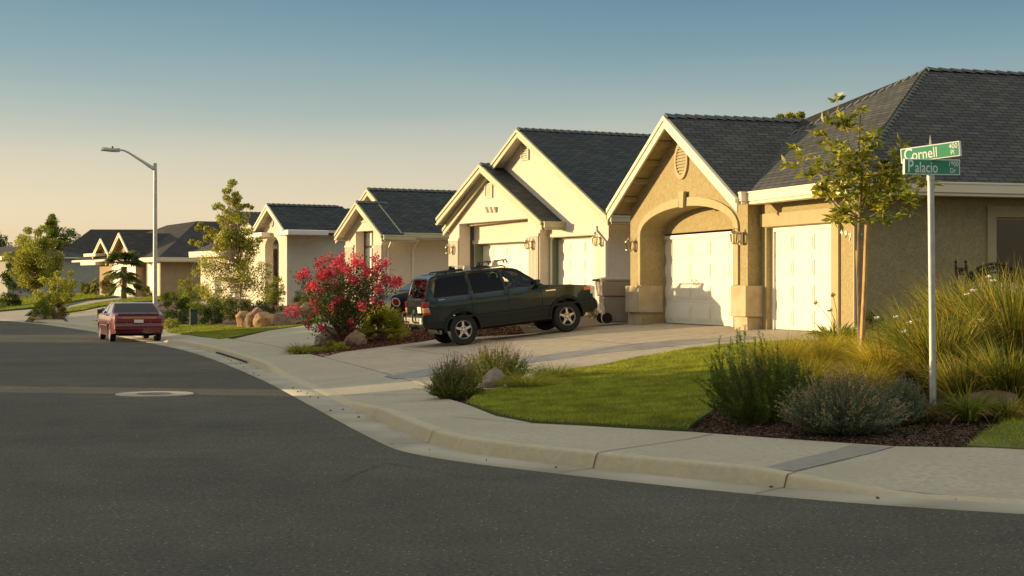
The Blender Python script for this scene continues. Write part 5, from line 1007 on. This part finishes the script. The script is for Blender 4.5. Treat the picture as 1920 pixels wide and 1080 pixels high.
def tuft(px,py,w,h,mt,label,cat='ornamental grass',n=900,W=.008,droop=.45,name='ornamental_grass',grp=None,spread=.7,rad=.25,Y=None,lean=(0,0),k=4,jit=.25,mt2=None,n2=0,zoff=0):
    if Y: x,y=(px-960)/F*Y,Y; z=float(hgt(x,y))
    else: x,y,z=G(px,py)
    s=y/F; a,hh=w*s/2,h*s; y+=a*.5; z=float(hgt(x,y))+zoff; e=empty(name,(x,y,z),0,label,cat,grp)
    def mk(n,L0,dr):
        th=rng.random(n)*2*np.pi; rr=np.sqrt(rng.random(n))*a*rad; P=np.c_[rr*np.cos(th),rr*np.sin(th),np.zeros(n)]
        sp=rng.random(n)**.8*spread*a/hh*1.4; D=np.c_[np.cos(th)*sp+lean[0],np.sin(th)*sp+lean[1],np.ones(n)]+rng.normal(size=(n,3))*.08
        return blades(P,D,hh*rng.uniform(.55,1.18,n)*L0,W*rng.uniform(.6,1.3,n),dr*rng.uniform(.5,1.5,n),k)
    parts=[(mk(n,1.05,droop),0)]; mats=[mt]
    if n2: parts.append((mk(n2,.95,droop*1.5),1)); mats.append(mt2)
    V,mi=joinq(parts); quads('foliage',V,mats,e,mi); return e,a,hh
def tree(px,py,top,clumps,mt,label,name='tree',cat='tree',n=5000,L=.1,W=.05,cr=.5,Y=None,trunk=.08,bark='bark',grp=None,yj=.5,up=.1,fork=.35,sway=0):
    """clumps: list of (px,py[,r px])"""
    if Y: x,y=(px-960)/F*Y,Y; z=float(hgt(x,y))
    else: x,y,z=G(px,py)
    s=y/F; e=empty(name,(x,y,z),0,label,cat,grp); C=[];R_=[]
    for c in clumps: C.append(((c[0]-px)*s,rng.normal()*yj,EYE+(HZ-c[1])*s-z)); R_.append((c[2]*s if len(c)>2 else cr))
    C=np.array(C);R_=np.array(R_); V=clumpleaves(C,R_,n,L,W,up); quads('crown',V,mt,e)
    m=MB(); H_=C[:,2].max(); f=np.array([0,0,H_*fork]); m.tube([(0,0,-.1),(sway*.5,0,f[2]*.5),(sway,0,f[2]),(C[:,0].mean()*.6,0,H_*.9)],[trunk,trunk*.85,trunk*.7,trunk*.15],8)
    for c,r in zip(C,R_):
        t=min(.85,max(fork,c[2]/H_*.75)); b=np.array([sway*(1-t)+C[:,0].mean()*.6*t*.8,0,H_*t*.9]) if t>fork else f+np.array([sway,0,0]); mid=(b+c)/2+np.array([0,0,-.05*H_]); m.tube([tuple(b),tuple(mid),tuple(c)],[trunk*.4,trunk*.22,trunk*.07],5)
    m.build('trunk',bark,e,smooth=1); return e
def blobs(x0,x1,y0,y1,n,r,taper=0,shape='ell',seed=None):
    out=[]; cx,cy=(x0+x1)/2,(y0+y1)/2
    while len(out)<n:
        u,v=rng.uniform(-1,1,2)
        if shape=='ell' and u*u+v*v>1: continue
        if shape=='cone' and abs(u)>(v+1.08)/2.08: continue
        out.append((cx+u*(x1-x0)/2,cy+v*(y1-y0)/2,r*rng.uniform(.7,1.35)))
    return out
# ---- lawn blades
def turf(poly,n,L,W,mt,label,wob=.35,parent=None):
    q=np.array(poly); lo,hi=q.min(0),q.max(0); P=rng.uniform(lo,hi,(int(n*2.6),2)); P=P[inpoly(P,q)][:n]; z=hgt(P[:,0],P[:,1])+.022; m=len(P)
    pat=.75+.5*(.5+.5*np.sin(P[:,0]*2.1+np.sin(P[:,1]*1.3)*2)*np.sin(P[:,1]*1.7+1)); P3_=np.c_[P,z]
    D=np.c_[rng.normal(size=(m,2))*wob,np.ones(m)]; V=blades(P3_,D,L*rng.uniform(.5,1.3,m)*pat,W*rng.uniform(.7,1.3,m),.35,2)
    o=quads('grass',V,mt,None,kind='stuff'); o['label']=label; o['category']='grass'; return o
turf(lawn1,110000,.06,.0065,'lf_lawn','mown green lawn between the driveway of the nearest house and the curved sidewalk')
turf(lawn2,26000,.07,.014,'lf_lawnfar','bright narrow lawn strip in front of the boulder row')
turf(lawn3,26000,.075,.006,'lf_lawn','corner of green lawn at the bottom right of the planting bed')
turf(lf,30000,.12,.05,'lf_lawnfar','far green lawn on the left before the grey-blue house')
turf(Gp([(118,587),(185,575.5),(300,563),(330,562),(330,557),(260,560),(200,566),(130,578)]),12000,.1,.035,'lf_lawnfar','thin green lawn strip between two pale driveways left of the maroon car')
def chips(poly,n,L,mt,label,zo=0.):
    q=np.array(poly); lo,hi=q.min(0),q.max(0); P=rng.uniform(lo,hi,(n*3,2)); P=P[inpoly(P,q)][:n]; k=len(P); z=hgt(P[:,0],P[:,1])+zo+rng.uniform(0,.02,k)
    V=leaves(np.c_[P,z],np.c_[rng.normal(size=(k,2)),rng.normal(size=k)*.35],L*rng.uniform(.5,1.5,k),L*.45,.3); o=quads('bark_chips',V,mt,None,kind='stuff'); o['label']=label; o['category']='bark mulch'
chips(Gp([(1288,808),(1450,824),(1560,831),(1680,840),(1808,841),(1860,802),(1919,782),(1919,740),(1750,700),(1600,700),(1400,700),(1335,760)]),30000,.035,'lf_chip','brown bark chips covering the right planting bed',-.035)
chips([tuple(p) for p in isl],16000,.06,'lf_redchip','reddish bark chips on the island between the two driveways',.015)
chips(Gp([(802,742),(874,757),(900,744),(960,722),(1080,690),(990,690),(880,705)]),6000,.035,'lf_chip','bark chips round the grey boulder at the lawn corner',-.03)
turf(Gp([(1292,808),(1292,801),(1180,797.5),(1100,793),(1000,787.5),(930,773),(878,754),(874,758),(930,779),(1000,793.5),(1100,798.5),(1180,803)]),5200,.05,.0055,'lf_lawn','ragged grass fringe along the sidewalk edge of the nearest lawn')
# ---- right bed
gb='golden grass tufts in the right planting bed'
golds=[(1478,715,150,120,'first golden feather grass tuft from the left, beside the dark rosemary'),(1545,700,150,105,'golden feather grass tuft left of the staked young tree'),(1600,690,140,95,'golden feather grass tuft behind the staked young tree'),(1665,715,160,115,'golden feather grass tuft just right of the tree stake'),(1715,690,120,110,'golden feather grass tuft nearest the left side of the sign pole'),(1520,740,130,100,'low golden grass tuft between rosemary and lavender'),(1625,745,130,90,'golden grass tuft at the back of the lavender')]
for px,py,w,h,lab in golds: tuft(px,py,w,h,'lf_grassgold',lab,n=3000,W=.0062,droop=.5,spread=.8,rad=.3,grp=gb,jit=.1,k=5)
# rosemary: upright spikes with needle leaves
def spiky(px,py,w,h,mt,label,n=90,needles=34,NL=.03,NW=.006,cat='shrub',name='rosemary_bush',lean=(-.25,0),stemmat='bark',tips=None,W0=.3,mt_t=None,tipn=0,tl=.2):
    x,y,z=G(px,py); s=y/F; a,hh=w*s/2,h*s; y+=a*.6; z=float(hgt(x,y)); e=empty(name,(x,y,z),0,label,cat); m=MB(); VS=[];TP=[]
    for i in range(n):
        th=rng.random()*6.28; el=math.asin(rng.uniform(.12,1)**.8); r=rng.random()**.6*a*W0; dx,dy,dz=math.cos(th)*math.cos(el),math.sin(th)*math.cos(el),math.sin(el)
        p0=np.array([math.cos(th)*r*.6,math.sin(th)*r*.6,-.02]); e1=np.array([dx*a,dy*a*.9,dz*hh])*rng.uniform(.72,1.06)+np.array([lean[0]*hh*dz*rng.random(),lean[1]*hh*rng.random(),0]); e1[:2]+=p0[:2]*.5*(1-dz)
        v_=e1-p0; Ln=np.linalg.norm(v_); d=v_/Ln; bend=rng.normal(size=3)*.05*Ln+np.array([dx,dy,0])*.10*Ln*(dz); pts=[p0+d*Ln*t+bend*math.sin(math.pi*t) for t in np.linspace(0,1,5)]
        m.tube([tuple(p) for p in pts],[.005,.004,.003,.002,.001],3); k=needles; t=rng.uniform(.12,1.02,k); P=p0+d*Ln*t[:,None]+bend*np.sin(math.pi*t)[:,None]
        D=d*1.0+rng.normal(size=(k,3))*.75; VS.append(leaves(P,D,NL*rng.uniform(.6,1.2,k),NW)); TP.append(pts[-1]); 
        if tipn and rng.random()<.6:
            t=rng.uniform(.0,1,tipn); e_=d+rng.normal(size=3)*.15; P=pts[-1]+e_*tl*t[:,None]; TP2=leaves(P,rng.normal(size=(tipn,3))+e_,.018,.011); VS2.append(TP2); m.tube([tuple(pts[-1]),tuple(pts[-1]+e_*tl)],.0016,3)
    quads('foliage',np.concatenate(VS),mt,e); m.build('stem',stemmat,e); return e
VS2=[]
spiky(1425,797,205,172,'lf_rosemary','dark green rosemary bush with upright spikes at the end of the lawn',n=170,needles=210,NL=.036,NW=.008,lean=(-.2,-.05),W0=.4)
spiky(1500,780,120,110,'lf_rosemary','second rosemary bush with shorter stems, right of the tall one',n=120,needles=150,NL=.034,NW=.007,lean=(-.1,0),W0=.4)
VS2=[]; lv=spiky(1592,818,230,108,'lf_lavender','grey-green lavender bush at the front of the right bed by the sidewalk',n=620,needles=80,NL=.032,NW=.0065,lean=(0,-.05),stemmat='lf_lavender',name='lavender_bush',W0=.55,tipn=10,tl=.12)
quads('flower_spike',np.concatenate(VS2),'lf_straw',lv,kind='stuff')
VS2=[]; spiky(1695,795,105,85,'lf_lavender','smaller grey-green lavender bush left of the sign pole',n=260,needles=75,NL=.032,NW=.0065,lean=(0,-.05),stemmat='lf_lavender',name='lavender_bush',W0=.5)
tuft(1545,778,110,70,'lf_mid','loose green grassy tuft between the rosemary and the lavender',n=900,W=.008,droop=.5,spread=1,rad=.5)
tuft(1735,790,90,70,'lf_rust','dry brownish grass tuft at the foot of the sign pole',n=500,W=.008,droop=.6,spread=1,rad=.5)
# tall lily mass
gl='tall strappy lily clumps right of the sign pole'
for px,py,w,h,lab,n in ((1778,742,150,170,'strappy lily clump directly right of the sign pole',1100),(1850,700,190,190,'tall golden-tipped lily clump behind the large brown boulder',1500),(1925,720,180,220,'tallest lily clump cut by the right photo edge',1500),(1905,775,150,150,'low dark lily clump to the right of the large brown boulder',800),(1820,775,120,120,'dark lily clump between the sign pole and the large boulder',800),(1740,705,140,140,'lily clump behind the sign pole',900)):
    tuft(px,py,w,h*1.2,'lf_lily',lab,cat='lily clump',name='lily_clump',n=int(n*1.5),W=.014,droop=.42,spread=.75,rad=.45,grp=gl,k=6,mt2='lf_straw',n2=int(n*.28))
tuft(1822,792,95,95,'lf_mid','low sparse lily clump in front of the left side of the large boulder',cat='lily clump',name='lily_clump',n=330,W=.013,droop=.5,spread=.9,rad=.4,grp=gl,k=5,mt2='lf_straw',n2=60)
tuft(1900,792,90,80,'lf_lily','sparse strappy clump hanging over the right side of the large boulder',cat='lily clump',name='lily_clump',n=240,W=.013,droop=.5,spread=.9,rad=.4,grp=gl,k=5,mt2='lf_straw',n2=60)
tuft(1870,690,260,200,'lf_grassgold','broad clump of golden seed grass above the lilies by the right photo edge',n=1800,W=.005,droop=.25,spread=.7,rad=.6,k=5)
fl=[(1747,582),(1800,655),(1888,682),(1705,605),(1722,600),(1695,622),(1825,545),(1852,520),(1862,527),(1813,552),(1765,724),(1772,732),(1642,596),(1678,595),(1790,700),(1840,600),(1905,540),(1730,665)]
LI=[o for o in bpy.data.objects if o.name.startswith('lily_clump') and not o.parent]
for px,py in fl:
    Yy=18.6+rng.random()*1.5; q=P3(px,py,Yy); L_=min(LI,key=lambda o:(o.location-q).length); c=np.array(q-L_.location); D=np.c_[rng.normal(size=(9,2)),np.full(9,.2)]+np.array([0,-.9,0])
    f_=quads('flower',leaves(np.repeat(c[None],9,0),D,.05,.034),'lf_white',L_); mm=MB(); mm.tube([(c[0]*.6,c[1]+.15,0),(c[0]*.9,c[1]+.08,c[2]*.6),tuple(c)],.003,3); mm.build('flower_stem','lf_lily',f_)
tuft(1572,640,100,52,'lf_mid','broad-leaved agapanthus clump in front of the right garage door',cat='agapanthus',name='agapanthus',n=260,W=.03,droop=.5,spread=1,rad=.5)
ag=empty('agapanthus',(*G(1560,632)[:2],G(1560,632)[2]),0,'two faded agapanthus flower heads on tall stems before the right garage door','agapanthus'); o0_=ag.location; V=[];m=MB()
for px,py in((1530,568),(1562,553),(1556,582)):
    p=P3(px,py,o0_.y); c=np.array((p.x-o0_.x,0,p.z-o0_.z)); V.append(leaves(np.repeat(c[None],26,0),rng.normal(size=(26,3)),.07,.02)); m=MB(); m.tube([(.1,0,0),(c[0]*.5+.08,0,c[2]*.6),tuple(c)],.006,4); m.build('stem','lf_olive',quads('flower_head',V[-1],'lf_olive',ag))
tuft(1690,640,110,60,'lf_mid','green strappy clump against the side wall behind the young tree',cat='agapanthus',name='agapanthus',n=300,W=.02,droop=.4,spread=.9,rad=.5)
bush(1642,630,44,56,'lf_dark','small dark twiggy shrub against the shaded side wall',n=500,L=.05,W=.03,k=16)
# ---- young staked tree
Yt=G(1616,702)[1]; x,y,z=G(1616,702); s=y/F; yt=empty('young_tree',(x,y,z),0,'slender young tree with large glossy leaves in front of the right garage door','tree')
def tp(px,py,dy=0): return ((px-1616)*s,dy,EYE+(HZ-py)*s-z)
main=[tp(1614,705),tp(1611,600),tp(1609,500),tp(1612,400),tp(1616,330),tp(1610,270),tp(1614,205)]
m=MB(); m.tube(main,[.032,.028,.026,.024,.018,.012,.006],8)
br=[((1611,395),(1580,350),(1530,318),(1488,305)),((1612,410),(1575,400),(1545,380),(1520,350)),((1613,360),(1580,320),(1555,270)),((1612,405),(1640,375),(1665,330),(1690,300)),((1612,420),(1640,400),(1680,375),(1720,345)),((1615,330),(1600,290),(1580,222)),((1615,340),(1640,300),(1650,270)),((1613,380),(1650,340),(1668,350),(1700,335)),((1612,400),(1590,375),(1562,340)),((1614,350),(1600,320),(1590,295)),((1613,400),(1625,360),(1635,330))]
tips=[]; VL=[]
for b in br:
    dy=rng.normal()*.45; P=[tp(q[0],q[1],dy*i/(len(b)-1)) for i,q in enumerate(b)]; m.tube(P,np.linspace(.013,.004,len(P)),5)
    for i in range(1,len(P)):
        c=np.array(P[i]); 
        for j in range(6 if i<len(P)-1 else 7):
            q=c+rng.normal(size=3)*np.array([.11,.16,.11]); tips.append(q); m.tube([tuple(c),tuple((c+q)/2+np.array([0,0,-.01])),tuple(q)],.003,4)
for q in((1612,205),(1600,215),(1606,240),(1618,262),(1575,222),(1640,250)): tips.append(np.array(tp(*q,rng.normal()*.1)))
m.build('trunk','bark',yt,smooth=1)
for c in tips:
    k=rng.integers(8,14); D=np.c_[rng.normal(size=(k,2)),rng.uniform(-.6,.8,k)]; VL.append(leaves(np.repeat(c[None],k,0)+rng.normal(size=(k,3))*.012,D,rng.uniform(.09,.18,k),rng.uniform(.038,.062,k),fold=.25))
quads('crown',np.concatenate(VL),'lf_magnolia',yt)
for nm,a,b,lab in(('tree_stake',(1612,690),(1624,415),'light wooden stake leaning right beside the young tree trunk'),('tree_stake',(1616,712),(1609,470),'thin wooden stake to the left of the young tree trunk')):
    p0,p1=tp(*a,-.06 if b[0]>1615 else .07),tp(*b,-.06 if b[0]>1615 else .07); e=MB(); r_=.034 if b[0]>1615 else .022
    e.tube([p0,tuple((np.array(p0)+np.array(p1))/2+np.array([.006,0,0])),p1],[r_*1.05,r_,r_*.95],9); e.lathe([(r_,0),(0,.01)],p1,9); o=e.build(nm,'wood_stake',None,smooth=1); o.location=(x,y,z); o['label']=lab; o['category']='stake'
m=MB(); m.lathe([(.05,-.035),(.052,0),(.05,.035)],tp(1615,656),12); m.lathe([(.045,-.01),(.045,.01)],tp(1618,440),12); m.build('tree_tie','tie_green',yt)
# ---- lawn corner plants
VS2=[]; e=spiky(852,748,104,70,'lf_mid','dark bushy plant with thin pinkish spikes at the corner of driveway and sidewalk',n=330,needles=60,NL=.036,NW=.011,lean=(0,0),name='sage_bush',W0=.75,tipn=4,tl=.14); quads('flower_spike',np.concatenate(VS2),'lf_pinkdark',e,kind='stuff')
VS2=[]; e=spiky(930,718,135,66,'lf_mid','upright green sage with pink flower tips behind the grey boulder',n=300,needles=56,NL=.038,NW=.011,lean=(0,0),name='sage_bush',W0=.7,tipn=5,tl=.17); quads('flower_spike',np.concatenate(VS2),'lf_pinkdark',e,kind='stuff')
tuft(990,730,96,56,'lf_olive','low yellow-green grass clump right of the grey boulder',n=1500,W=.006,droop=.5,spread=1.1,rad=.6)
tuft(1042,712,90,48,'lf_olive','second yellow-green grass clump at the edge of the lawn corner',n=1300,W=.006,droop=.5,spread=1.1,rad=.5)
# ---- island
x,y,z=G(645,648); s=y/F; cm=empty('flowering_bush',(x,y,z),0,'large bush covered in bright pink flower clusters between two driveways','flowering bush')
fc=[(885,130),(950,135),(1065,120),(1210,150),(1280,160),(1375,110),(1455,195),(1475,168),(720,265),(755,255),(700,280),(880,215),(1020,210),(1090,230),(1160,240),(1110,150),(870,290),(940,300),(1000,290),(1200,280),(1250,320),(1380,220),(1460,300),(1410,290),(1590,335),(1570,350),(1605,320),(785,400),(840,420),(930,385),(855,355),(1045,370),(1190,350),(1350,385),(1430,400),(1400,440),(820,500),(860,570),(800,530),(1070,500),(1120,520),(1175,540),(1030,550),(1335,550),(1460,545),(625,590),(650,600),(955,640),(1200,700),(765,700),(925,735),(1030,190),(980,240),(1060,215),(1225,165),(1300,270),(1475,330),(1320,230),(1150,215),(770,380),(1380,260),(1240,150),(900,280)]
VL=[];VF_=[];m=MB()
for fx,fy in fc:
    px,py=420+fx*.2037,460+fy*.2037; c=np.array([(px-645)*s,rng.normal()*.55,EYE+(HZ-py)*s-z]); d=unit(c+np.array([0,0,.4])); 
    for q in range(3): cc=c+rng.normal(size=3)*.055; n=34; rr=rng.uniform(.06,.105); off=unit(rng.normal(size=(n,3)))*rr*rng.random((n,1))**.4*np.array([1,1,1.15]); VF_.append(leaves(cc+off,off+rng.normal(size=(n,3))*.05,.048,.046,.4))
    b=c*np.array([.25,.25,.35]); m.tube([(rng.normal()*.08,rng.normal()*.08,0),tuple(b),tuple((b+c)/2+np.array([0,0,.05])),tuple(c)],[.022,.014,.008,.004],5)
    for t in np.linspace(.35,.95,6): 
        p=b*(1-t)+c*t; n=17; off=rng.normal(size=(n,3))*.12; VL.append(leaves(p+off,rng.normal(size=(n,3))+np.array([0,0,.3]),rng.uniform(.05,.085,n),.032))
C=ball(40,.2)*np.array([.95,.8,.85])+np.array([.05,0,1.05]); VL.append(clumpleaves(C,.26,2600,.07,.034))
quads('foliage',np.concatenate(VL),'lf_dark',cm); quads('flower_cluster',np.concatenate(VF_),'lf_pink',cm); m.build('stem','bark_red',cm)
def fan(px,py,w,h,mt,label,nf=30,nb=26):
    x,y,z=G(px,py); s=y/F; a,hh=w*s/2,h*s; y+=a*.5; z=float(hgt(x,y)); e=empty('palmetto',(x,y,z),0,label,'fan palm'); V=[];m=MB()
    for i in range(nf):
        th=rng.random()*6.28; sp=rng.random()**.7; d=np.array([math.cos(th)*sp,math.sin(th)*sp,.25+1.1*(1-sp)]); d/=np.linalg.norm(d); c=d*np.array([a,a,hh])*.55; m.tube([(0,0,0),tuple(c)],.008,4)
        o=unit(np.cross(d,rng.normal(size=3))); u_=np.cross(o,d); an=np.linspace(-1.35,1.35,nb); D=d*np.cos(an)[:,None]+o*np.sin(an)[:,None]; V.append(blades(np.repeat(c[None],nb,0),D,hh*.52*rng.uniform(.85,1.1,nb),.028,.12,3))
    V,_=joinq([(v,0) for v in V]); quads('foliage',V,mt,e); m.build('stem','bark',e)
fan(712,640,92,74,'lf_olive','spiky fan palm clump beside the tail of the dark green SUV',nf=46)
tuft(562,664,52,32,'lf_yellow','yellow-green grass mound at the street end of the mulch island',n=1100,W=.012,droop=.6,spread=1.1,rad=.4)
tuft(600,661,34,22,'lf_olive','small green grass mound between the yellow-green mound and the dark pointed boulder',n=500,W=.012,droop=.6,spread=1.1,rad=.4)
bush(628,660,54,22,'lf_yellow','low yellow-green groundcover in front of the pink bush',n=1300,L=.045,W=.03,k=26,name='groundcover',cat='plant')
bush(744,640,26,16,'lf_yellow','tiny yellow-green plant at the foot of the fan palm clump',n=500,L=.04,W=.03,k=12,name='groundcover',cat='plant')
gp_=G(572,670); P=rng.normal(size=(260,2))*np.array([.55,.25])+np.array([gp_[0]+.25,gp_[1]+.25]); m=MB()
P=P[inpoly(P,np.array(isl))]
for p in P:
    r_=rng.uniform(.02,.045); zz=float(hgt(p[0],p[1]))+.02; m.lathe([(0,-r_*.3),(r_,0),(r_*.7,r_*.5),(0,r_*.6)],(p[0],p[1],zz),6)
o=m.build('pebbles','gravel',None,smooth=1,kind='stuff'); o['label']='grey pebbles at the street end of the mulch island'; o['category']='pebbles'
bush(728,586,30,34,'lf_olive','yellow-green shrub between the pink bush and the black sedan',n=900,L=.06,W=.03,k=18)
# planter behind the SUV
for px,py,w,h,mt,lab in((1092,583,24,64,'lf_olive','small upright twiggy tree before the narrow garage door behind the SUV hood'),):
    tree(px,py,0,[(1092,512,5),(1090,524,7),(1084,530,6),(1099,527,6),(1093,538,8),(1088,545,6)],mt,lab,n=260,L=.09,W=.045,trunk=.02,yj=.1)
for px,py,w,h,lab in((1112,598,26,36,'dry twiggy weeds between the SUV nose and the trash bin'),(1000,612,60,14,'low dry groundcover under the SUV'),(930,620,44,12,'low dry plant behind the SUV rear wheel')): bush(px,py,w,h,'lf_rust',lab,n=500,L=.05,W=.02,k=14,name='weeds',cat='plant')
# ---- slim tree and shrubs of the boulder lot
cl=[(434,345,6),(428,358,6),(440,360,5),(450,372,5),(424,372,7),(436,378,8),(446,388,7),(416,392,7),(455,398,7),(430,396,9),(466,388,3),(410,408,7),(440,408,10),(420,418,10),(455,418,9),(376,428,6),(392,430,6),(384,445,7),(366,452,5),(400,440,9),(432,432,12),(462,436,9),(415,445,12),(448,450,13),(478,452,8)]
cl=[(a+rng.normal()*2,b+rng.normal()*3,c*.75) for a,b,c in cl for _ in range(3)]
cl+=blobs(372,505,455,585,46,13)+blobs(408,466,372,470,46,5,shape='cone')+blobs(382,490,440,530,22,12)
tree(451,592,0,cl,'lf_olive','tall slim loose-leaved tree rising above the boulder row, pale wall showing through',n=21000,L=.10,W=.048,trunk=.06,bark='bark_pale',yj=.6,fork=.12)
bush(512,590,50,80,'lf_mid','feathery green shrub right of the slim tree',n=2600,L=.07,W=.03,k=30)
bush(572,580,62,62,'lf_dark','rounded dark green shrub behind the boulder row left of the pink bush',n=3200,L=.06,W=.03,k=36)
bush(566,588,34,36,'lf_mid','lighter green shrub in front of the rounded dark one',n=1300,L=.05,W=.03,k=20)
tuft(494,596,26,20,'lf_grassgold','small golden grass tuft on top of the boulder row',n=420,W=.014,droop=.4,spread=1,rad=.4,Y=57)
tuft(556,590,44,22,'lf_grassgold','golden grass tuft behind the long sloping boulder',n=600,W=.014,droop=.4,spread=1,rad=.4,Y=60)
gs='dark shrubs along the left lot'
bush(328,612,66,62,'lf_dark','round dark green shrub right of the street lamp foot',n=4200,L=.07,W=.035,k=48,grp=gs)
bush(394,612,60,50,'lf_dark','dark green shrub right of the small green utility box',n=3400,L=.07,W=.035,k=40,grp=gs)
bush(318,618,40,20,'lf_olive','low yellowish shrub at the foot of the round dark shrub',n=1000,L=.06,W=.03,k=20,grp=gs)
bush(440,606,70,46,'lf_dark','dark shrub under the slim tree behind the first boulders',n=2600,L=.07,W=.035,k=34,grp=gs)
bush(408,596,90,60,'lf_mid','mid green shrub behind the dark shrubs left of the slim tree',n=3600,L=.08,W=.04,k=40,grp=gs)
bush(352,578,60,44,'lf_mid','green shrub behind the round dark shrub',n=2200,L=.08,W=.04,k=30,grp=gs)
bush(346,562,32,44,'lf_yellow','bright yellow-green weeping shrub in front of the brown house wall',n=1600,L=.09,W=.04,k=20,grp=gs,zoff=.2)
bush(318,570,46,26,'lf_mid','low green shrub between the street lamp and the yellow-green weeping one',n=1500,L=.08,W=.04,k=22,grp=gs)
bush(350,590,70,34,'lf_mid','low leafy green shrub filling the bed behind the small green box',n=2200,L=.08,W=.04,k=30,grp=gs)
bush(372,566,40,36,'lf_olive','olive shrub right of the yellow-green weeping one',n=1600,L=.08,W=.04,k=22,grp=gs)
bush(486,600,60,38,'lf_dark','dark shrub behind the middle of the boulder row',n=1800,L=.07,W=.035,k=24,grp=gs)
bush(203,607,50,34,'lf_dark','low dark shrub just left of the maroon car',n=2200,L=.08,W=.04,k=30,grp=gs)
# ---- left, far
tree(66,556,0,blobs(28,104,445,530,60,13)+[(50,432,7),(68,428,8),(76,436,7),(34,446,8),(98,455,9)]+blobs(40,80,520,545,6,9),'lf_olive','full yellow-green tree on the far left lawn',n=17000,L=.17,W=.09,trunk=.16,yj=1.4,fork=.18,Y=120)
tree(109,592,0,blobs(80,142,520,572,26,9)+[(120,512,6),(100,514,6)],'lf_olive','small round-topped tree standing before the far grey-blue house',n=4500,L=.12,W=.07,trunk=.09,yj=.8,fork=.2,Y=88)
tree(97,520,0,blobs(84,112,402,480,40,7,shape='cone')+[(97,406,5),(97,414,6),(96,422,7)],'lf_mid','tall pointed conifer behind the full tree on the left',name='conifer',n=7000,L=.25,W=.14,trunk=.15,yj=.8,Y=175)
tree(128,520,0,blobs(104,148,434,485,26,9),'lf_dark','round dark tree behind the far hip roof',n=3600,L=.22,W=.13,trunk=.2,yj=1.2,Y=185)
tree(2,540,0,blobs(-30,24,440,505,46,10,shape='cone')+[(0,440,6),(4,448,8),(-3,456,9),(16,460,8)],'lf_dark','dark conifer at the left photo edge behind the roof',name='conifer',n=4500,L=.22,W=.12,trunk=.2,yj=1,Y=180)
tree(1478,300,0,[(1460,222,5),(1480,219,6),(1495,220,5),(1470,226,8),(1487,226,8)],'lf_olive','treetop showing just above the ridge of the nearest house',n=1500,L=.12,W=.06,trunk=.12,yj=.5,Y=62)
gh='trimmed shrubs before the grey-blue and brown houses'
bush(160,558,26,36,'lf_olive','leftmost trimmed shrub in front of the far grey-blue wall',n=1500,L=.11,W=.07,k=22,grp=gh,Y=118)
bush(177,558,20,34,'lf_olive','narrow trimmed shrub between two trimmed shrubs by the grey-blue wall',n=1200,L=.11,W=.07,k=18,grp=gh,Y=114)
bush(204,558,52,42,'lf_rust','reddish-green shrub left of the palm trunk',n=2400,L=.11,W=.06,k=30,grp=gh,Y=106)
bush(275,560,22,22,'lf_yellow','small yellow-green shrub by the garage of the brown house',n=700,L=.1,W=.05,k=12,grp=gh,Y=98)
bush(30,566,78,80,'lf_dark','large dark shrub under the full tree at the far left',n=4200,L=.16,W=.09,k=50,grp=gh,Y=128)
bush(12,580,50,28,'lf_dark','low dark shrub at the left photo edge',n=1800,L=.12,W=.06,k=26,grp=gh,Y=104)
bush(78,603,60,48,'lf_mid','mixed green shrub at the corner where the far sidewalk meets the driveway',n=2400,L=.09,W=.05,k=34,grp=gh,Y=80)
bush(106,605,44,34,'lf_rust','reddish low shrub right of the mixed green corner shrub',n=1500,L=.08,W=.045,k=24,grp=gh,Y=79)
bush(58,600,12,24,'lf_yellow','small orange-yellow plant at the corner of the far sidewalk',n=300,L=.07,W=.04,k=8,grp=gh,Y=79)
# ---- palm
x,y=(232-960)/F*98,98; z=float(hgt(x,y)); s=y/F; pm=empty('palm_tree',(x,y,z),0,'palm with drooping fan fronds before the brown twin-gabled house','palm')
ct=np.array([0,0,EYE+(HZ-500)*s-z]); m=MB(); m.tube([(0,0,-.1),(.02,0,ct[2]*.5),tuple(ct)],[.19,.16,.20],9); m.build('trunk','bark',pm,smooth=1); V=[];m=MB()
for i in range(64):
    th=rng.random()*6.28; el=rng.uniform(-.75,1.1); d=np.array([math.cos(th)*math.cos(el),math.sin(th)*math.cos(el),math.sin(el)]); st=ct+np.array([0,0,.15 if el>0 else -.35*rng.random()*3]); c=st+d*rng.uniform(.45,.7); m.tube([tuple(st),tuple(c)],.02,4); nb=22; o=unit(np.cross(d,np.array([0,0,1.])+rng.normal(size=3)*.2)); an=np.linspace(-1.1,1.1,nb); D=d*np.cos(an)[:,None]+o*np.sin(an)[:,None]; V.append(blades(np.repeat(c[None],nb,0),D,rng.uniform(.55,.75),.06,.35,3))
V,_=joinq([(v,0) for v in V]); quads('crown',V,'lf_palm',pm); m.build('stem','bark',pm)
# ---- litter on the gutter
P=offc(.3,38,70,.35); P=P[rng.random(len(P))<.35]+rng.normal(size=(1,2))*.02; V=leaves(np.c_[P+rng.normal(size=P.shape)*.12,np.full(len(P),.02)],np.c_[rng.normal(size=(len(P),2)),np.zeros(len(P))],.05,.03,.1)
o=quads('leaf_litter',V,'lf_rust',None,kind='stuff'); o['label']='few fallen leaves in the gutter'; o['category']='leaf litter'
